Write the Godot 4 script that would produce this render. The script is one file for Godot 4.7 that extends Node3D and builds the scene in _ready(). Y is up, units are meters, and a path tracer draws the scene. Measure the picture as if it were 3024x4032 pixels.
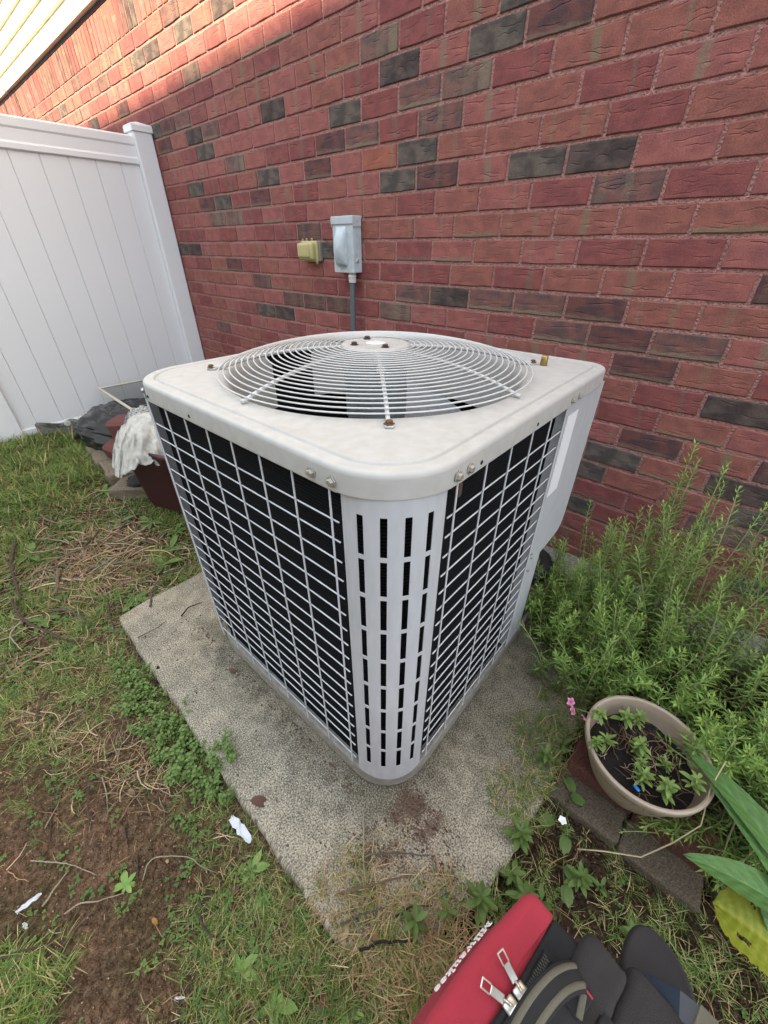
extends Node3D

# ------------------------------------------------------------------ helpers
var rng := RandomNumberGenerator.new()
var nz := FastNoiseLite.new()
var taken := {}
var PHI := 0.02575
const AC_AT := Vector3(2.8509, 0.05, 0.8798)
const CAM := Vector3(3.5473, 1.2391, 1.6244)

func lin(r: float, g: float, b: float, a := 1.0) -> Color:
	var c := Color(r, g, b).linear_to_srgb()
	c.a = a
	return c

func numbered(called: String) -> String:
	var n: int = taken.get(called, 0)
	taken[called] = n + 1
	return called if n == 0 else "%s_%03d" % [called, n]

func tag(o: Node3D, label := "", category := "", group := "", kind := "") -> Node3D:
	if label != "": o.set_meta("label", label)
	if category != "": o.set_meta("category", category)
	if group != "": o.set_meta("group", group)
	if kind != "": o.set_meta("kind", kind)
	return o

func thing(called: String, label: String, category: String, at := Vector3.ZERO, turn := 0.0, group := "") -> Node3D:
	var o := Node3D.new()
	o.name = numbered(called)
	add_child(o)
	o.position = at
	o.rotation.y = turn
	tag(o, label, category, group)
	return o

func put(called: String, mesh: Mesh, m: Material, parent: Node3D = null) -> MeshInstance3D:
	var o := MeshInstance3D.new()
	o.mesh = mesh
	o.material_override = m
	if parent == null:
		o.name = numbered(called)
		add_child(o)
	else:
		o.name = called
		parent.add_child(o, true)
		if str(o.name) != called:
			var k := 1
			while parent.has_node(NodePath("%s_%03d" % [called, k])): k += 1
			o.name = "%s_%03d" % [called, k]
	return o

func copy(root: Node3D, called: String, label := "", at := Vector3.INF, turn := INF) -> Node3D:
	var r: Node3D = root.duplicate()
	r.name = numbered(called)
	add_child(r)
	if label != "": r.set_meta("label", label)
	if at != Vector3.INF: r.position = at
	if turn != INF: r.rotation.y = turn
	return r

# a mesh under construction: triangles in counter-clockwise order seen from outside
class MB:
	var st := SurfaceTool.new()
	var n := 0
	var col := Color.WHITE
	func _init() -> void:
		st.begin(Mesh.PRIMITIVE_TRIANGLES)
	func smooth(on: bool) -> MB:
		st.set_smooth_group(1 if on else -1)
		return self
	func tri(a: Vector3, b: Vector3, c: Vector3, ua := Vector2.ZERO, ub := Vector2.ZERO, uc := Vector2.ZERO) -> void:
		st.set_color(col); st.set_uv(ua); st.add_vertex(a)
		st.set_color(col); st.set_uv(uc); st.add_vertex(c)
		st.set_color(col); st.set_uv(ub); st.add_vertex(b)
		n += 1
	func quad(a: Vector3, b: Vector3, c: Vector3, d: Vector3) -> void:
		tri(a, b, c, Vector2(0, 1), Vector2(1, 1), Vector2(1, 0))
		tri(a, c, d, Vector2(0, 1), Vector2(1, 0), Vector2(0, 0))
	func box(c: Vector3, s: Vector3, t := Basis.IDENTITY, bev := 0.0) -> void:
		var h := s / 2
		var b := minf(bev, minf(h.x, minf(h.y, h.z)) * 0.9)
		if b <= 0.0:
			for ax in 3:
				for sg in [-1.0, 1.0]:
					var u := Vector3.ZERO; var v := Vector3.ZERO; var w := Vector3.ZERO
					w[ax] = h[ax] * sg
					u[(ax + 1) % 3] = h[(ax + 1) % 3] * sg
					v[(ax + 2) % 3] = h[(ax + 2) % 3]
					quad(c + t * (w - u - v), c + t * (w + u - v), c + t * (w + u + v), c + t * (w - u + v))
			return
		var i := h - Vector3(b, b, b)
		for ax in 3:
			for sg in [-1.0, 1.0]:
				var u := Vector3.ZERO; var v := Vector3.ZERO; var w := Vector3.ZERO
				w[ax] = h[ax] * sg
				u[(ax + 1) % 3] = i[(ax + 1) % 3] * sg
				v[(ax + 2) % 3] = i[(ax + 2) % 3]
				quad(c + t * (w - u - v), c + t * (w + u - v), c + t * (w + u + v), c + t * (w - u + v))
		for ax in 3:
			var p := (ax + 1) % 3; var q := (ax + 2) % 3
			for s1 in [-1.0, 1.0]:
				for s2 in [-1.0, 1.0]:
					var e := Vector3.ZERO; e[ax] = i[ax]
					var a1 := Vector3.ZERO; a1[p] = h[p] * s1; a1[q] = i[q] * s2
					var a2 := Vector3.ZERO; a2[p] = i[p] * s1; a2[q] = h[q] * s2
					if s1 * s2 > 0:
						quad(c + t * (a1 - e), c + t * (a2 - e), c + t * (a2 + e), c + t * (a1 + e))
					else:
						quad(c + t * (a2 - e), c + t * (a1 - e), c + t * (a1 + e), c + t * (a2 + e))
		for sx in [-1.0, 1.0]:
			for sy in [-1.0, 1.0]:
				for sz in [-1.0, 1.0]:
					var X := c + t * Vector3(h.x * sx, i.y * sy, i.z * sz)
					var Y := c + t * Vector3(i.x * sx, h.y * sy, i.z * sz)
					var Z := c + t * Vector3(i.x * sx, i.y * sy, h.z * sz)
					if sx * sy * sz > 0: tri(X, Y, Z)
					else: tri(X, Z, Y)
	# rings run counter-clockwise seen from the far end of the stack
	func loft(rings: Array, closed := true, cap0 := false, cap1 := false) -> void:
		var m: int = rings[0].size()
		var last := m if closed else m - 1
		for i in rings.size() - 1:
			var r: PackedVector3Array = rings[i]
			var s: PackedVector3Array = rings[i + 1]
			var v0 := float(i) / (rings.size() - 1); var v1 := float(i + 1) / (rings.size() - 1)
			for j in last:
				var k := (j + 1) % m
				var u0 := float(j) / last; var u1 := float(j + 1) / last
				tri(r[j], r[k], s[k], Vector2(u0, v0), Vector2(u1, v0), Vector2(u1, v1))
				tri(r[j], s[k], s[j], Vector2(u0, v0), Vector2(u1, v1), Vector2(u0, v1))
		if cap0: fan(rings[0], true)
		if cap1: fan(rings[-1], false)
	func fan(r: PackedVector3Array, down: bool) -> void:
		var c := Vector3.ZERO
		for p in r: c += p
		c /= r.size()
		for j in r.size():
			var k := (j + 1) % r.size()
			if down: tri(c, r[k], r[j])
			else: tri(c, r[j], r[k])
	func tube(pts: PackedVector3Array, rad: PackedFloat32Array, seg := 6, caps := true) -> void:
		var rings := []
		var side := Vector3.ZERO
		for i in pts.size():
			var d := (pts[mini(i + 1, pts.size() - 1)] - pts[maxi(i - 1, 0)]).normalized()
			if i == 0:
				side = d.cross(Vector3.UP if absf(d.y) < 0.9 else Vector3.RIGHT).normalized()
			else:
				side = (side - d * side.dot(d)).normalized()
			var up := d.cross(side)
			var ring := PackedVector3Array()
			var rr: float = rad[mini(i, rad.size() - 1)]
			for j in seg:
				var a := TAU * j / seg
				ring.append(pts[i] + side * cos(a) * rr + up * sin(a) * rr)
			rings.append(ring)
		loft(rings, true, caps, caps)
	func lathe(prof: PackedVector2Array, seg := 32, at := Vector3.ZERO) -> void:
		var rings := []
		for p in prof:
			var ring := PackedVector3Array()
			for j in seg:
				var a := TAU * j / seg
				ring.append(at + Vector3(cos(a) * p.x, p.y, -sin(a) * p.x))
			rings.append(ring)
		loft(rings)
	# rounded box made of small faces, displaced by a callable
	func rbox(c: Vector3, s: Vector3, r: float, k: int, f = null) -> void:
		var h := s / 2
		var inn := h - Vector3(r, r, r)
		for ax in 3:
			for sg in [-1.0, 1.0]:
				var g := []
				for i in k + 1:
					var row := PackedVector3Array()
					for j in k + 1:
						var p := Vector3.ZERO
						p[ax] = h[ax] * sg
						p[(ax + 1) % 3] = h[(ax + 1) % 3] * edge(float(i) / k) * sg
						p[(ax + 2) % 3] = h[(ax + 2) % 3] * edge(float(j) / k)
						var q := p.clamp(-inn, inn)
						var nn := (p - q).normalized()
						p = q + nn * r
						if f != null: p = f.call(c + p, nn)
						else: p = c + p
						row.append(p)
					g.append(row)
				for i in k:
					for j in k:
						quad(g[i][j], g[i + 1][j], g[i + 1][j + 1], g[i][j + 1])
	static func edge(t: float) -> float:
		var x := t * 2 - 1
		return signf(x) * (1.0 - pow(1.0 - absf(x), 1.6))
	func mesh() -> ArrayMesh:
		st.generate_normals()
		return st.commit()

func mb(smooth := false) -> MB:
	var m := MB.new()
	m.smooth(smooth)
	return m

func fnoise(freq: float, sd: int, type := FastNoiseLite.TYPE_SIMPLEX_SMOOTH, oct := 4) -> FastNoiseLite:
	var f := FastNoiseLite.new()
	f.noise_type = type
	f.frequency = freq
	f.seed = sd
	f.fractal_octaves = oct
	return f

var noise_cache := {}
const ORD := ["first", "second", "third", "fourth", "fifth", "sixth", "seventh", "eighth", "ninth", "tenth", "eleventh", "twelfth", "thirteenth", "fourteenth", "fifteenth", "sixteenth", "seventeenth", "eighteenth", "nineteenth", "twentieth", "twenty-first", "twenty-second", "twenty-third", "twenty-fourth", "twenty-fifth"]

func ntex(freq: float, sd: int, lo: Color, hi: Color, size := 512, type := FastNoiseLite.TYPE_SIMPLEX_SMOOTH, oct := 5, mid := -1.0) -> NoiseTexture2D:
	var key := str([freq, sd, lo, hi, size, type, oct, mid])
	if noise_cache.has(key): return noise_cache[key]
	var t := NoiseTexture2D.new()
	noise_cache[key] = t
	t.width = size; t.height = size
	t.seamless = true
	t.noise = fnoise(freq, sd, type, oct)
	var g := Gradient.new()
	g.set_color(0, lo); g.set_color(1, hi)
	if mid >= 0.0:
		g.set_offset(0, mid - 0.12); g.set_offset(1, mid + 0.12)
	t.color_ramp = g
	return t

func mat(c: Color, rough := 0.8, metal := 0.0) -> StandardMaterial3D:
	var m := StandardMaterial3D.new()
	m.albedo_color = c
	m.roughness = rough
	m.metallic = metal
	return m

# colour mottled by noise (triplanar, in the object's own axes), with fine relief
func grain(c: Color, rough: float, per_m: float, lo := 0.8, freq := 0.02, sd := 1, bump := 0.0, type := FastNoiseLite.TYPE_SIMPLEX_SMOOTH) -> StandardMaterial3D:
	var m := mat(c, rough)
	lo = 0.6 if lo < 0.68 else 0.77 if lo < 0.83 else 0.9
	freq = 0.012 if freq < 0.018 else 0.022 if freq < 0.026 else 0.04
	sd = 31
	m.albedo_texture = ntex(freq, sd, Color(lo, lo, lo), Color.WHITE, 512, type)
	m.uv1_triplanar = true
	m.uv1_scale = Vector3.ONE * per_m
	if bump != 0.0:
		m.heightmap_enabled = true
		m.heightmap_texture = ntex(freq * 1.7, sd + 7, Color.BLACK, Color.WHITE, 512, type)
		m.heightmap_scale = bump
	return m

func vmat(rough := 0.75, back := Color.BLACK) -> StandardMaterial3D:
	var m := mat(Color.WHITE, rough)
	m.vertex_color_use_as_albedo = true
	m.cull_mode = BaseMaterial3D.CULL_DISABLED
	m.metallic_specular = 0.35
	if back != Color.BLACK:
		m.backlight_enabled = true
		m.backlight = back
	return m

func sm(a: float, b: float, x: float) -> float:
	return smoothstep(a, b, x)

func ground_h(x: float, z: float) -> float:
	var h := 0.14 * (1.0 - sm(0.0, 2.1, x))
	h += nz.get_noise_2d(x * 9.0, z * 9.0) * 0.008 + nz.get_noise_2d(x * 40.0, z * 40.0) * 0.003
	if x > 2.0 and z < 1.6 and x < 3.6 and z > -0.1: h = minf(h, 0.015)
	return h

func top_h(x: float, z: float) -> float:   # the pad or the ground
	if x > 2.06 and x < 3.55 and z < 1.54 and z > 0.25: return 0.05
	return ground_h(x, z)

func _ready() -> void:
	rng.seed = 77
	nz.seed = 5
	nz.frequency = 0.25
	nz.fractal_octaves = 3
	# ---------------------------------------------------------------- camera, sky, sun, exposure
	var cam := Camera3D.new()
	cam.name = "camera"
	add_child(cam)
	cam.transform = Transform3D(Basis(Vector3.UP, 0.73907) * Basis(Vector3.RIGHT, -0.58482) * Basis(Vector3.BACK, 0.00205), CAM)
	cam.fov = 104.22
	cam.near = 0.02
	cam.far = 300.0
	cam.current = true
	var env := Environment.new()
	env.background_mode = Environment.BG_SKY
	var sky := Sky.new()
	var sm_ := ProceduralSkyMaterial.new()
	sm_.sky_top_color = Color(0.80, 0.84, 0.89)
	sm_.sky_horizon_color = Color(0.93, 0.93, 0.92)
	sm_.sky_curve = 0.2
	sm_.ground_bottom_color = Color(0.32, 0.33, 0.28)
	sm_.ground_horizon_color = Color(0.75, 0.76, 0.74)
	sky.sky_material = sm_
	env.sky = sky
	env.background_energy_multiplier = 1.0
	env.tonemap_mode = Environment.TONE_MAPPER_LINEAR
	env.tonemap_exposure = 4.4
	env.sdfgi_enabled = true
	env.ssao_enabled = true
	env.ssil_enabled = true
	var we := WorldEnvironment.new()
	we.name = "world_environment"
	we.environment = env
	add_child(we)
	var sun := DirectionalLight3D.new()
	sun.name = "sun"
	add_child(sun)
	sun.light_color = Color(1.0, 0.91, 0.76)
	sun.light_energy = 1.6
	sun.light_angular_distance = 0.7
	sun.shadow_enabled = true
	var to_sun := Vector3(-0.18, 0.62, 0.80).normalized()
	sun.look_at_from_position(to_sun * 20.0, Vector3.ZERO, Vector3.UP)

	ground()
	brick_house()
	neighbour(to_sun)
	fence()
	pad()
	air_conditioner()
	wall_boxes()
	heap()
	pot_and_pavers()
	rosemary()
	broad_leaf_plant()
	tool_bag()
	sticks()
	litter()
	weeds()
	grass()

# ------------------------------------------------------------------ ground
func ground() -> void:
	var xs := PackedFloat32Array()
	var zs := PackedFloat32Array()
	for v in [-80.0, -30.0, -12.0, -6.0, -3.0]: xs.append(v)
	for i in 231: xs.append(-1.2 + i * 0.026)
	for v in [5.5, 7.0, 12.0, 30.0, 80.0]: xs.append(v)
	for v in [-80.0, -30.0, -9.0, -3.0, -0.6]: zs.append(v)
	for i in 120: zs.append(-0.1 + i * 0.022)
	for v in [2.9, 3.6, 6.0, 12.0, 30.0, 80.0]: zs.append(v)
	var vs := PackedVector3Array()
	var ns := PackedVector3Array()
	var cs := PackedColorArray()
	var ix := PackedInt32Array()
	var moss := fnoise(2.2, 11)
	var fine := fnoise(14.0, 12)
	for z in zs:
		for x in xs:
			var h := ground_h(x, z)
			var e := 0.01
			var n := Vector3(-(ground_h(x + e, z) - ground_h(x - e, z)) / (2 * e), 1, -(ground_h(x, z + e) - ground_h(x, z - e)) / (2 * e)).normalized()
			vs.append(Vector3(x, h, z))
			ns.append(n)
			var a := clampf(0.5 + moss.get_noise_2d(x, z) * 1.3, 0, 1)
			var b := clampf(0.5 + fine.get_noise_2d(x, z) * 1.1, 0, 1)
			var c := Color(0.390, 0.225, 0.145).lerp(Color(0.225, 0.150, 0.102), b)
			c = c.lerp(Color(0.150, 0.125, 0.060), a * 0.6)
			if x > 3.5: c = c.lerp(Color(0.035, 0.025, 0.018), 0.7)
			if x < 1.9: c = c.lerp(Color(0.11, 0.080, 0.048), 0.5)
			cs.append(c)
	var w := xs.size()
	for j in zs.size() - 1:
		for i in w - 1:
			var a := j * w + i
			ix.append_array([a, a + 1, a + w + 1, a, a + w + 1, a + w])
	var arr := []
	arr.resize(Mesh.ARRAY_MAX)
	arr[Mesh.ARRAY_VERTEX] = vs
	arr[Mesh.ARRAY_NORMAL] = ns
	arr[Mesh.ARRAY_COLOR] = cs
	arr[Mesh.ARRAY_INDEX] = ix
	var am := ArrayMesh.new()
	am.add_surface_from_arrays(Mesh.PRIMITIVE_TRIANGLES, arr)
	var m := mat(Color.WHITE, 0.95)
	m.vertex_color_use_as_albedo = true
	m.metallic_specular = 0.2
	m.albedo_texture = ntex(0.03, 21, Color(0.50, 0.48, 0.45), Color(1, 1, 1), 1024, FastNoiseLite.TYPE_SIMPLEX_SMOOTH, 6)
	m.uv1_triplanar = true
	m.uv1_world_triplanar = true
	m.uv1_scale = Vector3.ONE * 1.6
	m.heightmap_enabled = true
	m.heightmap_texture = ntex(0.045, 22, Color.BLACK, Color.WHITE, 1024, FastNoiseLite.TYPE_SIMPLEX_SMOOTH, 6)
	m.heightmap_scale = 2.4
	var o := put("ground", am, m)
	tag(o, "reddish brown bare soil of the side yard with thin moss", "ground", "", "structure")
	# pebbles and crumbs of soil
	var peb := mb(true)
	peb.rbox(Vector3.ZERO, Vector3(1, 0.7, 0.85), 0.34, 3, func(p: Vector3, n: Vector3) -> Vector3: return p + n * 0.16 * nz.get_noise_3dv(p * 9.0))
	var mm := MultiMesh.new()
	mm.transform_format = MultiMesh.TRANSFORM_3D
	mm.use_colors = true
	mm.mesh = peb.mesh()
	mm.instance_count = 8000
	for i in 8000:
		var x := rng.randf_range(1.9, 4.2)
		var z := rng.randf_range(1.58, 2.15) if i % 5 else rng.randf_range(0.8, 1.5)
		if i % 5 == 0: x = rng.randf_range(3.57, 4.2)
		var s := rng.randf_range(0.0012, 0.0042) * (2.4 if rng.randf() < 0.05 else 1.0)
		mm.set_instance_transform(i, Transform3D(Basis.from_euler(Vector3(rng.randf() * 6, rng.randf() * 6, rng.randf() * 6)).scaled(Vector3.ONE * s), Vector3(x, top_h(x, z) + s * 0.15, z)))
		var t := rng.randf()
		var c := Color(0.17, 0.085, 0.05) if t < 0.5 else Color(0.07, 0.048, 0.036) if t < 0.8 else Color(0.36, 0.24, 0.15)
		mm.set_instance_color(i, c)
	var mi := MultiMeshInstance3D.new()
	mi.name = "pebbles"
	mi.multimesh = mm
	mi.material_override = vmat(0.9)
	add_child(mi)
	tag(mi, "small pebbles and soil crumbs scattered over the bare ground", "pebbles", "", "stuff")

# ------------------------------------------------------------------ brick house
func row_y(r: int) -> float:
	return 1.27 + (0.0813 * r if r > 0 else 0.0823 * r)

func brick_tex(kind: String, sd: int) -> Array:
	var w := 192
	var h := 72
	var al := Image.create(w, h, false, Image.FORMAT_RGB8)
	var ht := Image.create(w, h, false, Image.FORMAT_RF)
	var r := RandomNumberGenerator.new()
	r.seed = sd * 97 + 3
	var big := fnoise(0.012, sd, FastNoiseLite.TYPE_SIMPLEX_SMOOTH, 3)
	var fin := fnoise(0.22, sd + 50, FastNoiseLite.TYPE_SIMPLEX_SMOOTH, 3)
	var warp := fnoise(0.03, sd + 80, FastNoiseLite.TYPE_SIMPLEX_SMOOTH, 2)
	var bands := []
	if kind != "dark":
		for i in (2 if r.randf() < 0.10 else 1 if r.randf() < 0.55 else 0) + (2 if kind == "grey" else 0):
			bands.append([r.randf_range(6, w - 20), r.randf_range(6, 26) * (2.2 if kind == "grey" else 1.0), r.randf_range(0.25, 0.8)])
	var foot := r.randf_range(8, 16) if r.randf() < 0.14 and kind != "dark" else 0.0
	var base := Color(0.305, 0.111, 0.098)
	var alt := Color(0.242, 0.090, 0.084)
	if kind == "dark":
		base = Color(0.135, 0.108, 0.092); alt = Color(0.074, 0.062, 0.057)
	elif kind == "mid":
		base = Color(0.190, 0.090, 0.078); alt = Color(0.110, 0.072, 0.070)
	elif kind == "grey":
		base = Color(0.190, 0.105, 0.085); alt = Color(0.120, 0.085, 0.078)
	elif kind == "orange":
		base = Color(0.32, 0.115, 0.078); alt = Color(0.27, 0.092, 0.070)
	var tan_c := Color(0.200, 0.168, 0.120)
	for y in h:
		for x in w:
			var t := clampf(0.5 + big.get_noise_2d(x, y * 1.6) * 1.4, 0, 1)
			var f := fin.get_noise_2d(x, y)
			var st := fin.get_noise_2d(x * 1.5, y * 0.12)
			var c := base.lerp(alt, t)
			for b in bands:
				var e: float = b[0] + warp.get_noise_2d(y, 7.0) * 6.0
				var k := sm(e - 3.0, e + 2.0, x) * (1.0 - sm(e + b[1] - 3.0, e + b[1] + 4.0, x))
				c = c.lerp(tan_c, k * b[2] * (0.8 + f * 0.4))
			if foot > 0.0:
				c = c.lerp(tan_c, sm(h - foot - 4, h - foot + 3, y + warp.get_noise_2d(x, 90.0) * 6.0) * 0.7)
			c = c * (1.0 + f * 0.28 + st * 0.16)
			al.set_pixel(x, y, Color(c.r, c.g, c.b).linear_to_srgb())
			ht.set_pixel(x, y, Color(0.62 + f * 0.05 + big.get_noise_2d(x * 2.0, y * 2.0 + 300) * 0.10, 0, 0))
	# bark-like creases: a sharp lip that fades out below
	var deep := r.randf_range(0.35, 1.0)
	for i in r.randi_range(2, 7):
		var len := r.randf_range(26, 110)
		var x0 := r.randf_range(2, w - len * 0.7)
		var y0 := r.randf_range(8, h - 10)
		var amp := r.randf_range(2.0, 6.0)
		var slope := r.randf_range(-0.16, 0.10)
		for s in int(len):
			var px := int(x0 + s)
			if px < 0 or px >= w: continue
			var fade := sin(PI * s / len) * deep
			var cy := y0 + s * slope + warp.get_noise_2d((x0 + s) * 0.6, y0 * 31.0) * amp * 1.7
			for q in range(-2, 9):
				var py := int(cy) + q
				if py < 1 or py >= h - 1: continue
				var d := (0.34 if q >= 0 and q < 2 else 0.20 if q == 2 else 0.10 * (1.0 - (q - 2) / 7.0) if q > 2 else -0.05) * fade
				ht.set_pixel(px, py, Color(clampf(ht.get_pixel(px, py).r - d, 0, 1), 0, 0))
	al.generate_mipmaps()
	return [ImageTexture.create_from_image(al), ImageTexture.create_from_image(ht)]

func brick_mesh(sd: int, len: float, hgt: float, dep: float) -> ArrayMesh:
	# face towards +z at z = 0, body behind it, softly chipped edges
	var r := RandomNumberGenerator.new()
	r.seed = sd
	var m := mb(false)
	var n := 5
	var top := []; var bot := []; var topi := []; var boti := []
	for i in n + 1:
		var u := float(i) / n
		var jt := r.randf_range(-0.0017, 0.0006)
		var jb := r.randf_range(-0.0006, 0.0017)
		var x := (u - 0.5) * len + (r.randf_range(-0.001, 0.001) if i > 0 and i < n else 0.0)
		top.append(Vector3(x, hgt / 2 + jt, -0.0028)); bot.append(Vector3(x, -hgt / 2 + jb, -0.0028))
		var xi := clampf(x, -len / 2 + 0.003, len / 2 - 0.003)
		var zz := r.randf_range(-0.0008, 0.0006)
		topi.append(Vector3(xi, hgt / 2 + jt - 0.0026, zz)); boti.append(Vector3(xi, -hgt / 2 + jb + 0.0026, zz))
	var uv := func(p: Vector3) -> Vector2: return Vector2(p.x / len + 0.5, 0.5 - p.y / hgt)
	var q := func(a: Vector3, b: Vector3, c: Vector3, d: Vector3) -> void:
		m.tri(a, b, c, uv.call(a), uv.call(b), uv.call(c))
		m.tri(a, c, d, uv.call(a), uv.call(c), uv.call(d))
	var back := Vector3(0, 0, -dep)
	for i in n:
		q.call(boti[i], boti[i + 1], topi[i + 1], topi[i])
		q.call(topi[i], topi[i + 1], top[i + 1], top[i])
		q.call(bot[i], bot[i + 1], boti[i + 1], boti[i])
	q.call(bot[0], boti[0], topi[0], top[0])
	q.call(boti[n], bot[n], top[n], topi[n])
	q.call(top[0], top[n], top[n] + back, top[0] + back)
	q.call(bot[n], bot[0], bot[0] + back, bot[n] + back)
	q.call(bot[0], top[0], top[0] + back, bot[0] + back)
	q.call(top[n], bot[n], bot[n] + back, top[n] + back)
	return m.mesh()

func brick_house() -> void:
	var house := thing("brick_house", "red brick house side wall with cream lap siding above the soldier course", "house")
	var mats := {}
	for kind in ["red", "dark", "mid", "grey", "orange"]:
		var l := []
		for i in ({"red": 14, "dark": 3, "mid": 3, "grey": 3, "orange": 1}[kind]):
			var tx := brick_tex(kind, {"red": 10, "dark": 40, "mid": 50, "grey": 60, "orange": 70}[kind] + i)
			for v in (3 if kind == "red" else 2):
				var m := mat([Color(1, 1, 1), Color(0.90, 0.86, 0.88), Color(0.96, 0.98, 0.94)][v], 0.92)
				m.metallic_specular = 0.3
				m.albedo_texture = tx[0]
				m.heightmap_enabled = true
				m.heightmap_texture = tx[1]
				m.heightmap_scale = 0.85
				m.texture_repeat = false
				l.append(m)
		mats[kind] = l
	# mortar behind the bricks
	var mo := grain(lin(0.46, 0.235, 0.21), 0.95, 3.0, 0.77, 0.06, 33, 0.5)
	var back := mb()
	back.box(Vector3(0.15, 1.25, -0.0548), Vector3(11.3, 2.5, 0.1))
	put("mortar_bed", back.mesh(), mo, house)
	var P := 0.2032
	var dark := {6: [2, 6, 10, 12], 5: [2, 8], 3: [1, 5, 10], 2: [3, 10, 13, 14], -1: [-1, 0, 7], -5: [4, 5], 7: [-1, 12], -3: [11], -6: [17], -9: [15, 17], -10: [15, 18], -12: [15], 11: [-1, 2], 9: [-6]}
	var mid := {7: [0, 1], 6: [0, 3, 13], 2: [2, 5, 11], -2: [3, 17], -7: [1], 4: [8, 9, 11], 3: [7], -3: [10, 12, 13, 14], -4: [14, 15, 16], 1: [14], -8: [16], -5: [15], 5: [10], 9: [-3]}
	var grey := {4: [4], 0: [7], -3: [4], -4: [6, 7, 8, 10], 1: [2, 3], 5: [11], 7: [9], 12: [2, -3], 11: [-4]}
	var shapes := []
	for i in 6: shapes.append(brick_mesh(i + 1, 0.1925, 0.0715, 0.02))
	var half := []
	var list := []
	var B := Basis(Vector3.UP, 0.73907) * Basis(Vector3.RIGHT, -0.58482)
	for r in range(-16, 13):
		for k in range(-24, 26):
			var off := P * 0.5 if posmod(r, 2) == 1 else 0.0
			var x := P * (k + 0.5) + off
			if x < -4.9 or x > 5.2: continue
			var y := row_y(r) + 0.0408
			var kind := "red"
			if dark.has(r) and k in dark[r]: kind = "dark"
			elif mid.has(r) and k in mid[r]: kind = "mid"
			elif grey.has(r) and k in grey[r]: kind = "grey"
			elif r == 3 and k == 9: kind = "orange"
			elif x < -0.6 or r > 8 or x > 3.6:
				var q := rng.randf()
				kind = "dark" if q < 0.07 else "mid" if q < 0.15 else "grey" if q < 0.26 else "red"
			var p := Vector3(x, y, rng.randf_range(-0.0015, 0.001))
			var score := 0.0
			var d := (p - CAM) * B
			if d.z < 0 and absf(d.x / d.z) < 1.0 and absf(d.y / d.z) < 1.3:
				score = (CAM.z - p.z) / pow(CAM.distance_to(p), 3)
				if x < -0.05 and y < 1.85: score = 0.0
				# hidden behind the air conditioner
				for step in 24:
					var s: Vector3 = CAM.lerp(p, step / 24.0) - AC_AT
					if absf(s.x) < 0.41 and absf(s.z) < 0.42 and s.y < 0.92: score = 0.0
			list.append([score, p, mats[kind][rng.randi() % mats[kind].size()], shapes[rng.randi() % 6], 1 if rng.randf() < 0.5 else -1])
	list.sort_custom(func(a, b): return a[0] > b[0])
	var rest := {}
	for i in list.size():
		var e: Array = list[i]
		var t := Transform3D(Basis(Vector3.BACK, rng.randf_range(-0.006, 0.006)), e[1])
		if i < 300:
			var o := put("brick", e[3], e[2], house)
			o.transform = t
		else:
			if not rest.has(e[2]):
				rest[e[2]] = SurfaceTool.new()
				rest[e[2]].begin(Mesh.PRIMITIVE_TRIANGLES)
			rest[e[2]].append_from(e[3], 0, t)
	var am := ArrayMesh.new()
	for m in rest:
		rest[m].set_material(m)
		am = rest[m].commit(am)
	var ro := MeshInstance3D.new()
	ro.name = "remaining_bricks"
	ro.mesh = am
	house.add_child(ro)
	tag(ro, "", "", "", "stuff")
	# soldier course of upright bricks
	var sol := []
	for i in 4: sol.append(brick_mesh(20 + i, 0.170, 0.0585, 0.02))
	var x := -5.0
	var q := 0
	var ss := {}
	while x < 5.2:
		var u := rng.randf()
		var kind := "dark" if u < 0.08 else "grey" if u < 0.2 else "red"
		var m: Material = mats[kind][rng.randi() % mats[kind].size()]
		var t := Transform3D(Basis(Vector3.BACK, PI / 2), Vector3(x, 2.414, rng.randf_range(-0.002, 0.001)))
		var sh: Mesh = sol[rng.randi() % 4]
		if x > -3.6 and x < 0.6:
			put("soldier_brick", sh, m, house).transform = t
		else:
			if not ss.has(m):
				ss[m] = SurfaceTool.new()
				ss[m].begin(Mesh.PRIMITIVE_TRIANGLES)
			ss[m].append_from(sh, 0, t)
		x += 0.0677
	var sa := ArrayMesh.new()
	for m in ss:
		ss[m].set_material(m)
		sa = ss[m].commit(sa)
	var so := MeshInstance3D.new()
	so.name = "remaining_soldier_bricks"
	so.mesh = sa
	house.add_child(so)
	tag(so, "", "", "", "stuff")
	# black strip painted as the shadow gap below the siding, starter strip, siding boards
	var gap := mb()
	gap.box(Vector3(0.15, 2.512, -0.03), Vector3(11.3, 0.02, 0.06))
	put("shadow_gap_strip", gap.mesh(), mat(lin(0.02, 0.02, 0.022), 0.6), house)
	var vinyl := grain(lin(0.76, 0.72, 0.58), 0.5, 1.0, 0.94, 0.01, 71)
	var strip := mb()
	strip.box(Vector3(0.15, 2.530, 0.004), Vector3(11.3, 0.014, 0.05), Basis.IDENTITY, 0.002)
	put("starter_strip", strip.mesh(), vinyl, house)
	var bd := mb()
	var prof := [Vector2(0.0, -0.012), Vector2(0.004, 0.014), Vector2(0.0065, 0.016), Vector2(0.058, 0.011), Vector2(0.064, 0.001), Vector2(0.080, -0.001), Vector2(0.1045, -0.001)]
	for i in prof.size() - 1:
		var a: Vector2 = prof[i]; var b: Vector2 = prof[i + 1]
		bd.quad(Vector3(-5.5, a.x, a.y), Vector3(5.8, a.x, a.y), Vector3(5.8, b.x, b.y), Vector3(-5.5, b.x, b.y))
	var bm := bd.mesh()
	for i in 26:
		put("siding_board", bm, vinyl, house).position = Vector3(0, 2.537 + i * 0.1, 0.012)
	var core := mb()
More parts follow.
